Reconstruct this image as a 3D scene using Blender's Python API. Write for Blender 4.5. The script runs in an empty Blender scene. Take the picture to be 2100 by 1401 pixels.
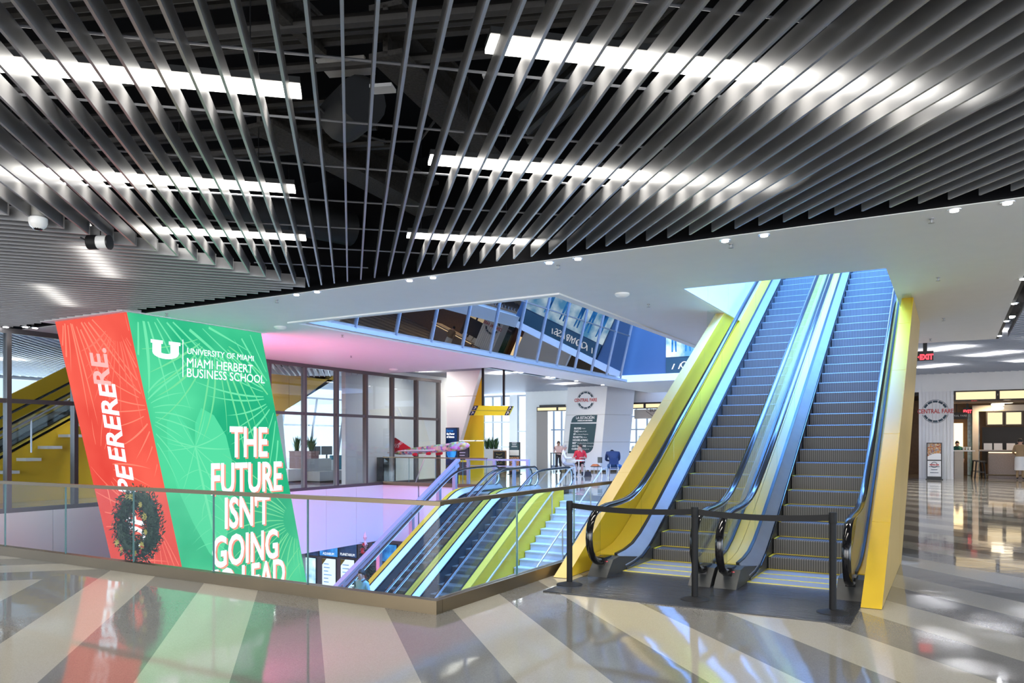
import bpy, bmesh, math, random
from mathutils import Vector, Matrix
random.seed(7)
S = bpy.context.scene
COL = S.collection

# ------------------------------------------------------------------ camera
# world: x = along the front rail towards the right, y = along the escalators away from us, z up
EYE = 1.64; FPX = 1570.0; YAW = math.radians(29.8); HOR = 906.0
cam_d = bpy.data.cameras.new('camera'); cam = bpy.data.objects.new('camera', cam_d); COL.objects.link(cam)
cam.location = (0, 0, EYE); cam.rotation_euler = (math.radians(90), 0, YAW)
cam_d.sensor_width = 36; cam_d.lens = FPX / 2100 * 36; cam_d.shift_y = (HOR - 700.5) / 2100
cam_d.clip_end = 300; cam_d.clip_start = 0.05
S.camera = cam
# ------------------------------------------------------------------ world
W = bpy.data.worlds.new('sky'); S.world = W; W.use_nodes = True
_n = W.node_tree.nodes; _l = W.node_tree.links
_bg = _n['Background']; _tc = _n.new('ShaderNodeTexCoord'); _sx = _n.new('ShaderNodeSeparateXYZ'); _cr = _n.new('ShaderNodeValToRGB')
_l.new(_tc.outputs['Generated'], _sx.inputs[0]); _l.new(_sx.outputs['Z'], _cr.inputs[0]); _l.new(_cr.outputs[0], _bg.inputs[0])
_cr.color_ramp.elements[0].color = (0.66, 0.78, 0.96, 1); _cr.color_ramp.elements[0].position = 0.0
_cr.color_ramp.elements[1].color = (0.22, 0.46, 1.0, 1); _cr.color_ramp.elements[1].position = 0.75
_bg.inputs[1].default_value = 1.35
S.view_settings.view_transform = 'Standard'; S.view_settings.look = 'None'
S.view_settings.gamma = 1.0; S.view_settings.exposure = 0.66; S.view_settings.use_curve_mapping = False
S.cycles.max_bounces = 10; S.cycles.diffuse_bounces = 4; S.cycles.glossy_bounces = 5
S.cycles.transparent_max_bounces = 24; S.cycles.transmission_bounces = 6
S.cycles.sample_clamp_indirect = 6.0; S.cycles.caustics_reflective = False; S.cycles.caustics_refractive = False

def area(name, loc, rot, sx, sy, power, color):
    d = bpy.data.lights.new(name, 'AREA'); d.shape = 'RECTANGLE'; d.size = sx; d.size_y = sy; d.energy = power; d.color = color
    o = bpy.data.objects.new(name, d); COL.objects.link(o); o.location = loc; o.rotation_euler = [math.radians(v) for v in rot]; return o
# added fill lights out of view, then window-wall daylight and upper storey skylights
area('fill_behind_viewer', (-3, -12.5, 2.4), (90, 0, 0), 30, 4.4, 1750, (1.0, .95, .89))  # added fill from behind the viewer, no facade stands there
area('fill_right_unseen', (13.5, 4, 2.4), (90, 0, 90), 22, 4.4, 950, (.78, .89, 1.0))  # added fill from the right, out of view, no facade built
area('skylight_void', (-8.5, 21, 11.5), (0, 0, 0), 7, 20, 3000, (.30, .53, 1.0))
area('skylight_escalator', (-2.4, 12.5, 11.5), (0, 0, 0), 6, 16, 8000, (.11, .34, 1.0))
area('daylight_left_windows', (-32.2, 20, 2.3), (90, 0, -90), 30, 4, 2000, (.72, .86, 1.0))
area('daylight_back_windows', (-21, 42.2, 2.4), (90, 0, 180), 10, 4, 900, (.70, .84, 1.0))

CE = 4.25          # height of the white soffit above the floor
TAN = math.tan(math.radians(30))

# ------------------------------------------------------------------ materials
def mat(name, color=(.8, .8, .8), rough=.5, metal=0.0, spec=.5, emit=None, estr=1.0, noise=0.0, nscale=20.0, bump=0.0, bscale=60.0, coat=0.0):
    m = bpy.data.materials.new(name); m.use_nodes = True
    nt = m.node_tree; p = nt.nodes['Principled BSDF']
    c = tuple(color) + (1,)
    p.inputs['Base Color'].default_value = c
    p.inputs['Roughness'].default_value = rough; p.inputs['Metallic'].default_value = metal
    p.inputs['Specular IOR Level'].default_value = spec
    if coat: p.inputs['Coat Weight'].default_value = coat
    if emit is not None:
        p.inputs['Emission Color'].default_value = tuple(emit) + (1,); p.inputs['Emission Strength'].default_value = estr
    if noise or bump:
        tc = nt.nodes.new('ShaderNodeTexCoord'); nz = nt.nodes.new('ShaderNodeTexNoise')
        nz.inputs['Scale'].default_value = nscale; nz.inputs['Detail'].default_value = 4
        nt.links.new(tc.outputs['Object'], nz.inputs['Vector'])
        if noise:
            mx = nt.nodes.new('ShaderNodeMix'); mx.data_type = 'RGBA'
            mx.inputs['A'].default_value = tuple(max(0, v * (1 - noise)) for v in color) + (1,)
            mx.inputs['B'].default_value = tuple(min(1, v * (1 + noise)) for v in color) + (1,)
            nt.links.new(nz.outputs['Fac'], mx.inputs['Factor']); nt.links.new(mx.outputs['Result'], p.inputs['Base Color'])
        if bump:
            nb = nt.nodes.new('ShaderNodeTexNoise'); nb.inputs['Scale'].default_value = bscale
            nt.links.new(tc.outputs['Object'], nb.inputs['Vector'])
            bp = nt.nodes.new('ShaderNodeBump'); bp.inputs['Strength'].default_value = bump; bp.inputs['Distance'].default_value = 0.01
            nt.links.new(nb.outputs['Fac'], bp.inputs['Height']); nt.links.new(bp.outputs['Normal'], p.inputs['Normal'])
    return m

def glassmat(name, tint=(1, 1, 1), rough=.0, ior=1.45, gain=1.0, base=0.0):
    m = bpy.data.materials.new(name); m.use_nodes = True; nt = m.node_tree; nt.nodes.clear()
    out = nt.nodes.new('ShaderNodeOutputMaterial'); mx = nt.nodes.new('ShaderNodeMixShader')
    tr = nt.nodes.new('ShaderNodeBsdfTransparent'); gl = nt.nodes.new('ShaderNodeBsdfGlossy')
    tr.inputs[0].default_value = tuple(tint) + (1,); gl.inputs['Roughness'].default_value = rough
    fr = nt.nodes.new('ShaderNodeFresnel'); fr.inputs[0].default_value = ior
    ma = nt.nodes.new('ShaderNodeMath'); ma.operation = 'MULTIPLY_ADD'; ma.use_clamp = True
    ma.inputs[1].default_value = gain; ma.inputs[2].default_value = base
    ge = nt.nodes.new('ShaderNodeNewGeometry'); inv = nt.nodes.new('ShaderNodeMath'); inv.operation = 'SUBTRACT'; inv.inputs[0].default_value = 1.0
    nt.links.new(ge.outputs['Backfacing'], inv.inputs[1]); mu = nt.nodes.new('ShaderNodeMath'); mu.operation = 'MULTIPLY'
    nt.links.new(fr.outputs[0], ma.inputs[0]); nt.links.new(ma.outputs[0], mu.inputs[0]); nt.links.new(inv.outputs[0], mu.inputs[1]); nt.links.new(mu.outputs[0], mx.inputs[0])
    nt.links.new(tr.outputs[0], mx.inputs[1]); nt.links.new(gl.outputs[0], mx.inputs[2]); nt.links.new(mx.outputs[0], out.inputs[0])
    return m

def emat(name, color, strength):
    m = bpy.data.materials.new(name); m.use_nodes = True; nt = m.node_tree; nt.nodes.clear()
    out = nt.nodes.new('ShaderNodeOutputMaterial'); e = nt.nodes.new('ShaderNodeEmission')
    e.inputs[0].default_value = tuple(color) + (1,); e.inputs[1].default_value = strength
    nt.links.new(e.outputs[0], out.inputs[0]); return m

M = {}
M['white'] = mat('white_plaster', (.87, .87, .86), .6, noise=.03, nscale=3)
M['whitepanel'] = mat('white_panel', (.82, .82, .83), .35)
M['black'] = mat('plenum_black', (.006, .006, .007), .9, spec=.1)
M['pipe'] = mat('dark_pipe', (.035, .033, .032), .55, noise=.3)
M['duct'] = mat('dark_duct', (.014, .015, .017), .6, noise=.4, nscale=6)
M['spray'] = mat('sprayed_beam', (.05, .046, .042), .95, noise=.6, nscale=30, bump=1.0, bscale=45)
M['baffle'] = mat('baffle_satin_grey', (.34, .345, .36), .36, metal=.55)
M['slat_far_lit'] = mat('far_slat_lit_grey', (.52, .54, .60), .4, metal=.3)  # baffle finish made paler and bluer, far ceiling light put into the colour
M['rod'] = mat('rod_steel', (.30, .31, .34), .4, metal=.6)
M['black_metal'] = mat('black_metal', (.012, .012, .013), .4)
M['black_matte'] = mat('black_matte', (.007, .007, .0075), .6, spec=.3)
M['rubber'] = mat('handrail_rubber', (.006, .006, .007), .12, spec=.6)
M['bronze'] = mat('bronze_rail', (.20, .155, .095), .36, metal=.85, noise=.06, nscale=2)
M['steel'] = mat('brushed_steel', (.62, .63, .65), .28, metal=.85)
M['steel_deck'] = mat('satin_steel_deck', (.34, .345, .35), .40, metal=.55, noise=.12, nscale=5)
M['darksteel'] = mat('dark_steel_skirt', (.12, .125, .13), .3, metal=.6)
M['foot'] = mat('newel_foot_grey', (.04, .042, .042), .45)
M['yellow'] = mat('yellow_panel', (.80, .52, .03), .42, spec=.25, noise=.04, nscale=1.5)
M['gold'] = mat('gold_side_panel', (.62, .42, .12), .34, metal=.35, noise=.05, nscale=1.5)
M['gold_top_lit'] = mat('gold_top_lit_panel', (.86, .62, .22), .42, metal=.1)  # paler than the other cladding, reflected light put into the colour
M['lime'] = mat('lime_deck', (.74, .56, .07), .4)
M['seam'] = mat('seam_dark', (.03, .025, .015), .7)
M['mullion'] = mat('mullion_bronze', (.13, .12, .12), .4, metal=.5)
M['mullion_light'] = mat('mullion_silver', (.30, .32, .36), .35, metal=.6)
M['glass'] = glassmat('clear_glass', (.93, .965, .95), gain=.9)
M['glass_rail'] = glassmat('rail_glass', (.95, .975, .96), gain=1.0)
M['glass_wall'] = glassmat('wall_glass', (.86, .91, .93), gain=1.5, base=.03)
M['glass_dark'] = glassmat('coated_glass', (.10, .13, .16), gain=2.2, base=.22)
M['glass_edge'] = mat('glass_edge', (.10, .22, .22), .2)
M['lamp'] = emat('lamp_diffuser', (1.0, .96, .88), 6.0)
M['lamp_far'] = emat('lamp_far', (1.0, .97, .92), 30.0)
M['housing'] = mat('lamp_housing', (.06, .06, .06), .5)
M['sprinkler'] = mat('sprinkler_metal', (.35, .35, .36), .4, metal=.5)
M['spot'] = emat('spot_lens', (.95, .97, 1.0), 14.0)
M['warm'] = emat('warm_lightbox', (1.0, .78, .46), .8)
M['warm_soft'] = emat('warm_cove', (1.0, .72, .38), 1.6)
M['lamp_small'] = emat('fairy_glow', (1, .8, .5), 4.0)
M['red_led'] = emat('red_led', (1.0, .05, .08), 3.0)
M['exit_red'] = emat('exit_red', (1.0, .06, .08), 1.6)
M['ink'] = mat('navy_ink', (.02, .05, .075), .5)
M['redink'] = mat('red_ink', (.55, .07, .07), .5)
M['navy'] = mat('navy_board', (.018, .06, .075), .45)
M['paper'] = mat('white_print', (.82, .82, .82), .5)
M['cream'] = mat('cream_wall', (.62, .56, .49), .5, noise=.05)
M['taupe'] = mat('taupe_wall', (.36, .31, .28), .55)
M['wood'] = mat('brown_wood', (.20, .11, .05), .45, noise=.25, nscale=8)
M['dark'] = mat('dark_brown', (.03, .024, .02), .5)
M['green_tile'] = mat('green_tile', (.02, .075, .055), .18, noise=.4, nscale=9)
M['leaf'] = mat('leaf_green', (.045, .12, .04), .55, noise=.5, nscale=8)
M['leafdark'] = mat('fir_green', (.018, .055, .03), .6, noise=.5, nscale=10)
M['leafgold'] = mat('gold_leaf', (.42, .36, .08), .45)
M['berry'] = mat('red_berry', (.42, .02, .02), .35)
M['skin'] = mat('skin', (.58, .34, .25), .55)
M['hair_brown'] = mat('hair_brown', (.045, .025, .018), .6)
M['hair_grey'] = mat('hair_grey', (.42, .40, .38), .7)
M['hair_black'] = mat('hair_black', (.012, .012, .014), .6)
M['shirt_red'] = mat('shirt_red', (.55, .012, .03), .7)
M['shirt_white'] = mat('shirt_white', (.78, .80, .83), .7)
M['jacket_blue'] = mat('jacket_blue', (.008, .022, .07), .75)
M['jeans'] = mat('jeans_blue', (.05, .14, .34), .8)
M['trouser_grey'] = mat('trouser_grey', (.42, .42, .43), .8)
M['short_dark'] = mat('shorts_dark', (.03, .028, .035), .8)
M['shoe'] = mat('shoe_dark', (.03, .03, .035), .5)
M['shirt_teal'] = mat('shirt_teal', (.30, .52, .56), .7)
M['shirt_tan'] = mat('uniform_tan', (.33, .23, .13), .75)
M['shirt_pink'] = mat('shirt_pink', (.72, .52, .52), .7)
M['shirt_green'] = mat('apron_green', (.02, .16, .12), .7)
M['chrome'] = mat('chrome', (.75, .76, .78), .12, metal=1.0)
M['teal_sofa'] = mat('teal_fabric', (.06, .25, .33), .8)
M['blue_wall'] = mat('blue_wall', (.05, .10, .18), .5)
M['sofa_grey'] = mat('sofa_grey', (.38, .38, .38), .8)
M['stone'] = mat('white_stair_stone', (.60, .60, .60), .45, noise=.04)
M['planter'] = mat('planter_white', (.70, .70, .70), .5)
M['brown_box'] = mat('brown_planter', (.22, .10, .09), .6)
M['plate'] = mat('white_ceramic', (.85, .85, .83), .3)
M['orange_cloth'] = mat('orange_cloth', (.55, .16, .05), .8)
M['sign_yellow'] = mat('sign_yellow', (.85, .72, .03), .45)
M['orange_panel'] = mat('amber_panel', (.72, .42, .05), .45)
M['lavender'] = mat('lilac_painted_steel', (.36, .36, .44), .4, metal=.3)

def striped_step():
    m = mat('step_tread_grooves', (.16, .15, .14), .5, metal=.1)
    nt = m.node_tree; p = nt.nodes['Principled BSDF']
    tc = nt.nodes.new('ShaderNodeTexCoord'); wv = nt.nodes.new('ShaderNodeTexWave')
    wv.bands_direction = 'X'; wv.inputs['Scale'].default_value = 11; wv.inputs['Distortion'].default_value = 0
    nt.links.new(tc.outputs['Object'], wv.inputs['Vector'])
    mx = nt.nodes.new('ShaderNodeMix'); mx.data_type = 'RGBA'
    mx.inputs['A'].default_value = (.05, .047, .044, 1); mx.inputs['B'].default_value = (.17, .163, .153, 1)
    nt.links.new(wv.outputs['Fac'], mx.inputs['Factor']); nt.links.new(mx.outputs['Result'], p.inputs['Base Color'])
    bp = nt.nodes.new('ShaderNodeBump'); bp.inputs['Strength'].default_value = .15; bp.inputs['Distance'].default_value = .004
    nt.links.new(wv.outputs['Fac'], bp.inputs['Height']); nt.links.new(bp.outputs['Normal'], p.inputs['Normal'])
    return m
M['step'] = striped_step(); M['nose'] = mat('step_nosing', (.17, .165, .16), .55)

def ribbed_plate():
    m = mat('comb_plate_ribbed', (.42, .42, .42), .4, metal=.5)
    nt = m.node_tree; p = nt.nodes['Principled BSDF']
    tc = nt.nodes.new('ShaderNodeTexCoord'); ck = nt.nodes.new('ShaderNodeTexVoronoi'); ck.inputs['Scale'].default_value = 70
    nt.links.new(tc.outputs['Object'], ck.inputs['Vector'])
    bp = nt.nodes.new('ShaderNodeBump'); bp.inputs['Strength'].default_value = .4; bp.inputs['Distance'].default_value = .004
    nt.links.new(ck.outputs['Distance'], bp.inputs['Height']); nt.links.new(bp.outputs['Normal'], p.inputs['Normal'])
    return m
M['comb'] = ribbed_plate()

def mat_runner():
    m = mat('ribbed_entrance_mat', (.05, .052, .055), .24, metal=.1)
    nt = m.node_tree; p = nt.nodes['Principled BSDF']
    tc = nt.nodes.new('ShaderNodeTexCoord'); wv = nt.nodes.new('ShaderNodeTexWave'); wv.bands_direction = 'Y'
    wv.inputs['Scale'].default_value = 9; wv.inputs['Distortion'].default_value = .15
    nz = nt.nodes.new('ShaderNodeTexNoise'); nz.inputs['Scale'].default_value = 5; nz.inputs['Detail'].default_value = 6
    mp = nt.nodes.new('ShaderNodeMapping'); mp.inputs['Scale'].default_value = (.5, 6, 1)
    nt.links.new(tc.outputs['Object'], wv.inputs['Vector']); nt.links.new(tc.outputs['Object'], mp.inputs[0]); nt.links.new(mp.outputs[0], nz.inputs['Vector'])
    mx = nt.nodes.new('ShaderNodeMix'); mx.data_type = 'RGBA'
    mx.inputs['A'].default_value = (.008, .008, .009, 1); mx.inputs['B'].default_value = (.055, .055, .058, 1)
    nt.links.new(nz.outputs['Fac'], mx.inputs['Factor']); nt.links.new(mx.outputs['Result'], p.inputs['Base Color'])
    bp = nt.nodes.new('ShaderNodeBump'); bp.inputs['Strength'].default_value = .6; bp.inputs['Distance'].default_value = .01
    nt.links.new(wv.outputs['Fac'], bp.inputs['Height']); nt.links.new(bp.outputs['Normal'], p.inputs['Normal'])
    return m
M['mat'] = mat_runner()

FOLD = -9.4
def floor_mat():
    m = bpy.data.materials.new('terrazzo_stripes'); m.use_nodes = True; nt = m.node_tree; p = nt.nodes['Principled BSDF']
    N = nt.nodes.new; L = nt.links.new
    g = N('ShaderNodeNewGeometry'); sp = N('ShaderNodeSeparateXYZ'); L(g.outputs['Position'], sp.inputs[0])
    def mth(op, a, b=None, c=None):
        n = N('ShaderNodeMath'); n.operation = op
        for i, v in enumerate((a, b, c)):
            if v is None: continue
            if isinstance(v, (int, float)): n.inputs[i].default_value = v
            else: L(v, n.inputs[i])
        return n.outputs[0]
    d = mth('ABSOLUTE', mth('SUBTRACT', sp.outputs['X'], FOLD))
    s = mth('MULTIPLY', mth('ADD', mth('ADD', d, FOLD), sp.outputs['Y']), 1 / math.sqrt(2))
    t = mth('DIVIDE', mth('SUBTRACT', s, 0.14), 1.26)
    fr = mth('FRACT', mth('ADD', t, 100.0))
    band = mth('LESS_THAN', fr, 0.5)
    vo = N('ShaderNodeTexVoronoi'); vo.inputs['Scale'].default_value = 170; L(g.outputs['Position'], vo.inputs['Vector'])
    nz = N('ShaderNodeTexNoise'); nz.inputs['Scale'].default_value = .9; nz.inputs['Detail'].default_value = 5; L(g.outputs['Position'], nz.inputs['Vector'])
    def two(a, b, fac):
        x = N('ShaderNodeMix'); x.data_type = 'RGBA'
        for k, v in (('A', a), ('B', b)):
            if isinstance(v, tuple): x.inputs[k].default_value = v
            else: L(v, x.inputs[k])
        L(fac, x.inputs['Factor']); return x.outputs['Result']
    sepc = N('ShaderNodeSeparateColor'); L(vo.outputs['Color'], sepc.inputs[0])
    cream = two((.42, .392, .335, 1), (.49, .46, .395, 1), sepc.outputs[0])
    grey = two((.19, .183, .168, 1), (.245, .236, .217, 1), sepc.outputs[1])
    base = two(grey, cream, band)
    dirt = two((.93, .93, .93, 1), (1.0, 1.0, 1.0, 1), nz.outputs['Fac'])
    mu = N('ShaderNodeMix'); mu.data_type = 'RGBA'; mu.blend_type = 'MULTIPLY'; mu.inputs['Factor'].default_value = 1
    L(base, mu.inputs['A']); L(dirt, mu.inputs['B']); L(mu.outputs['Result'], p.inputs['Base Color'])
    rr = N('ShaderNodeMapRange'); rr.inputs['To Min'].default_value = .03; rr.inputs['To Max'].default_value = .085
    L(nz.outputs['Fac'], rr.inputs['Value']); L(rr.outputs[0], p.inputs['Roughness'])
    p.inputs['Specular IOR Level'].default_value = .5; p.inputs['IOR'].default_value = 1.9
    nb = N('ShaderNodeTexNoise'); nb.inputs['Scale'].default_value = 1.6; L(g.outputs['Position'], nb.inputs['Vector'])
    bp = N('ShaderNodeBump'); bp.inputs['Strength'].default_value = .04; bp.inputs['Distance'].default_value = .05
    L(nb.outputs['Fac'], bp.inputs['Height']); L(bp.outputs['Normal'], p.inputs['Normal'])
    return m
M['floor'] = floor_mat()

def screen_mat(name, c1, c2, strength, scale=.45):
    m = bpy.data.materials.new(name); m.use_nodes = True; nt = m.node_tree; nt.nodes.clear()
    N = nt.nodes.new; L = nt.links.new
    out = N('ShaderNodeOutputMaterial'); e = N('ShaderNodeEmission'); e.inputs[1].default_value = strength
    g = N('ShaderNodeNewGeometry'); nz = N('ShaderNodeTexNoise'); nz.inputs['Scale'].default_value = scale; nz.inputs['Detail'].default_value = 3
    cr = N('ShaderNodeValToRGB'); cr.color_ramp.elements[0].position = .35; cr.color_ramp.elements[1].position = .68
    cr.color_ramp.elements[0].color = tuple(c1) + (1,); cr.color_ramp.elements[1].color = tuple(c2) + (1,)
    L(g.outputs['Position'], nz.inputs['Vector']); L(nz.outputs['Fac'], cr.inputs[0]); L(cr.outputs[0], e.inputs[0]); L(e.outputs[0], out.inputs[0])
    return m
M['scr_green'] = screen_mat('screen_green', (.015, .33, .16), (.07, .52, .26), .92)
M['scr_red'] = screen_mat('screen_red', (.56, .045, .035), (.70, .10, .07), .92)
M['scr_pink'] = screen_mat('screen_rose', (.95, .20, .42), (1.0, .28, .55), 3.6)
M['g_leaf'] = emat('screen_leaf_light', (.13, .60, .32), .92)
M['g_leaf2'] = emat('screen_leaf_mid', (.07, .53, .27), .92)
M['g_leaf3'] = emat('screen_leaf_pale', (.14, .56, .26), .92)
M['r_leaf'] = emat('screen_leaf_coral', (.80, .19, .13), .92)
M['r_leaf2'] = emat('screen_leaf_rose', (.74, .14, .10), .92)
M['scr_white'] = emat('screen_white', (.84, .88, 1.0), 1.0)
M['scr_coral'] = emat('screen_coral', (.88, .26, .19), .92)
M['scr_pale'] = emat('screen_pale_pink', (.90, .38, .36), .92)
M['scr_blue'] = screen_mat('screen_blue', (.01, .07, .28), (.05, .30, .80), 1.0, 2.0)
M['scr_dark'] = screen_mat('screen_dark', (.004, .008, .03), (.02, .05, .16), 1.0, 1.5)
M['scr_sky'] = screen_mat('screen_photo_blue', (.10, .32, .58), (.70, .88, 1.0), 1.1, 1.6)
M['scr_paper'] = emat('screen_paper', (.62, .74, .95), 1.0)

def speck_mat(name, scale, rough=.4, sat=1.0, val=1.0):
    m = bpy.data.materials.new(name); m.use_nodes = True; nt = m.node_tree; p = nt.nodes['Principled BSDF']
    tc = nt.nodes.new('ShaderNodeTexCoord'); vo = nt.nodes.new('ShaderNodeTexVoronoi'); vo.inputs['Scale'].default_value = scale
    hs = nt.nodes.new('ShaderNodeHueSaturation'); hs.inputs['Saturation'].default_value = sat; hs.inputs['Value'].default_value = val
    nt.links.new(tc.outputs['Object'], vo.inputs['Vector']); nt.links.new(vo.outputs['Color'], hs.inputs['Color'])
    nt.links.new(hs.outputs[0], p.inputs['Base Color']); p.inputs['Roughness'].default_value = rough
    return m
M['confetti'] = speck_mat('collage_livery', 9, sat=.75, val=.85)
def food_mat():
    m = bpy.data.materials.new('food_photo'); m.use_nodes = True; nt = m.node_tree; p = nt.nodes['Principled BSDF']
    tc = nt.nodes.new('ShaderNodeTexCoord'); vo = nt.nodes.new('ShaderNodeTexVoronoi'); vo.inputs['Scale'].default_value = 26
    cr = nt.nodes.new('ShaderNodeValToRGB'); sc_ = nt.nodes.new('ShaderNodeSeparateColor')
    e = cr.color_ramp.elements; e[0].color = (.25, .03, .02, 1); e[1].color = (.75, .62, .45, 1)
    for pos, c in ((.3, (.5, .16, .04, 1)), (.55, (.62, .36, .1, 1)), (.75, (.16, .2, .3, 1))):
        x = e.new(pos); x.color = c
    nt.links.new(tc.outputs['Object'], vo.inputs['Vector']); nt.links.new(vo.outputs['Color'], sc_.inputs[0]); nt.links.new(sc_.outputs[0], cr.inputs[0])
    nt.links.new(cr.outputs[0], p.inputs['Base Color']); p.inputs['Roughness'].default_value = .4
    return m
M['food'] = food_mat()

# ------------------------------------------------------------------ geometry helpers
CY, SY = math.cos(YAW), math.sin(YAW)
def ray(px, py):
    x = (px - 1050) / FPX; v = (HOR - py) / FPX
    return Vector((-SY + x * CY, CY + x * SY, v))
ORI = Vector((0, 0, EYE))
def onA(px, py, a): d = ray(px, py); return ORI + d * (a / d.x)
def onB(px, py, b): d = ray(px, py); return ORI + d * (b / d.y)
def onZ(px, py, z=0.0): d = ray(px, py); return ORI + d * ((z - EYE) / d.z)
def onP(px, py, n, k):
    d = ray(px, py); n = Vector(n); return ORI + d * ((k - n.dot(ORI)) / n.dot(d))

OFF = {}
class MB:
    def __init__(s): s.v = []; s.f = []; s.mi = []
    def poly(s, pts, m=0):
        n = len(s.v); s.v += [tuple(p) for p in pts]; s.f.append(tuple(range(n, n + len(pts)))); s.mi.append(m)
    def box(s, x0, y0, z0, x1, y1, z1, m=0):
        s.hexa([(x0, y0, z0), (x1, y0, z0), (x1, y1, z0), (x0, y1, z0), (x0, y0, z1), (x1, y0, z1), (x1, y1, z1), (x0, y1, z1)], m)
    def hexa(s, p, m=0):
        n = len(s.v); s.v += [tuple(q) for q in p]
        for f in ((3, 2, 1, 0), (4, 5, 6, 7), (0, 1, 5, 4), (1, 2, 6, 5), (2, 3, 7, 6), (3, 0, 4, 7)):
            s.f.append(tuple(n + i for i in f)); s.mi.append(m)
    def prism(s, pts, vec, m=0):
        n = len(s.v); k = len(pts); vec = Vector(vec)
        s.v += [tuple(p) for p in pts] + [tuple(Vector(p) + vec) for p in pts]
        s.f.append(tuple(range(n + k - 1, n - 1, -1))); s.mi.append(m)
        s.f.append(tuple(range(n + k, n + 2 * k))); s.mi.append(m)
        for i in range(k):
            j = (i + 1) % k; s.f.append((n + i, n + j, n + k + j, n + k + i)); s.mi.append(m)
    def bar(s, p, q, w, h, up=(0, 0, 1), m=0):
        p = Vector(p); q = Vector(q); d = (q - p).normalized(); u = Vector(up)
        r = d.cross(u)
        if r.length < 1e-5: r = d.cross(Vector((1, 0, 0)))
        r.normalize(); u = r.cross(d).normalized()
        r *= w / 2; u *= h / 2
        s.hexa([p - r - u, p + r - u, q + r - u, q - r - u, p - r + u, p + r + u, q + r + u, q - r + u], m)
    def tube(s, path, rad, n=8, m=0, sx=1.0, up=(0, 0, 1)):
        path = [Vector(p) for p in path]; k = len(path); base = len(s.v)
        for i, p in enumerate(path):
            d = (path[min(i + 1, k - 1)] - path[max(i - 1, 0)]).normalized()
            r = d.cross(Vector(up))
            if r.length < 1e-4: r = d.cross(Vector((1, 0, 0)))
            r.normalize(); u = r.cross(d).normalized()
            rr = rad[i] if isinstance(rad, (list, tuple)) else rad
            for j in range(n):
                t = 2 * math.pi * j / n; s.v.append(tuple(p + r * (math.cos(t) * rr * sx) + u * (math.sin(t) * rr)))
        for i in range(k - 1):
            for j in range(n):
                a = base + i * n + j; b = base + i * n + (j + 1) % n
                s.f.append((a, b, b + n, a + n)); s.mi.append(m)
        s.f.append(tuple(base + j for j in range(n - 1, -1, -1))); s.mi.append(m)
        s.f.append(tuple(base + (k - 1) * n + j for j in range(n))); s.mi.append(m)
    def lathe(s, c, prof, n=16, m=0, axis='z'):
        base = len(s.v); c = Vector(c)
        for (r, h) in prof:
            for j in range(n):
                t = 2 * math.pi * j / n; x = math.cos(t) * r; y = math.sin(t) * r
                s.v.append(tuple(c + (Vector((x, y, h)) if axis == 'z' else Vector((h, x, y)) if axis == 'x' else Vector((x, h, y)))))
        for i in range(len(prof) - 1):
            for j in range(n):
                a = base + i * n + j; b = base + i * n + (j + 1) % n
                s.f.append((a, b, b + n, a + n)); s.mi.append(m)
        s.f.append(tuple(base + j for j in range(n - 1, -1, -1))); s.mi.append(m)
        s.f.append(tuple(base + (len(prof) - 1) * n + j for j in range(n))); s.mi.append(m)
    def ribbon(s, A, B, m=0):
        n = len(s.v); k = len(A); s.v += [tuple(p) for p in A] + [tuple(p) for p in B]
        for i in range(k - 1): s.f.append((n + i, n + i + 1, n + k + i + 1, n + k + i)); s.mi.append(m)
    def slab(s, A, B, vec, m=0):
        """closed strip between curves A and B, thickened by vec"""
        vec = Vector(vec); A = [Vector(p) for p in A]; B = [Vector(p) for p in B]
        s.ribbon(A, B, m); s.ribbon([p + vec for p in B], [p + vec for p in A], m)
        s.ribbon([p + vec for p in A], A, m); s.ribbon(B, [p + vec for p in B], m)
        s.poly([A[0], B[0], B[0] + vec, A[0] + vec], m); s.poly([B[-1], A[-1], A[-1] + vec, B[-1] + vec], m)
    def build(s, name, mats, parent=None, smooth=False, fix=True):
        if not isinstance(mats, (list, tuple)): mats = [mats]
        mats = [M[x] if isinstance(x, str) else x for x in mats]
        if parent is not None: o0 = OFF.get(parent.name, Vector((0, 0, 0)))
        else:
            xs = [p[0] for p in s.v]; ys = [p[1] for p in s.v]; zs = [p[2] for p in s.v]
            o0 = Vector(((min(xs) + max(xs)) / 2, (min(ys) + max(ys)) / 2, min(zs)))
        me = bpy.data.meshes.new(name)
        me.from_pydata([tuple(Vector(p) - o0) for p in s.v], [], s.f)
        for mm in mats: me.materials.append(mm)
        if len(mats) > 1: me.polygons.foreach_set('material_index', s.mi)
        if fix:
            bm = bmesh.new(); bm.from_mesh(me); bmesh.ops.recalc_face_normals(bm, faces=bm.faces); bm.to_mesh(me); bm.free()
        if smooth:
            me.polygons.foreach_set('use_smooth', [True] * len(me.polygons))
            me.set_sharp_from_angle(angle=math.radians(40))
        me.update()
        o = bpy.data.objects.new(name, me); COL.objects.link(o)
        if parent is not None: o.parent = parent; OFF[o.name] = o0
        else: o.location = o0; OFF[o.name] = o0
        return o

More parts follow.
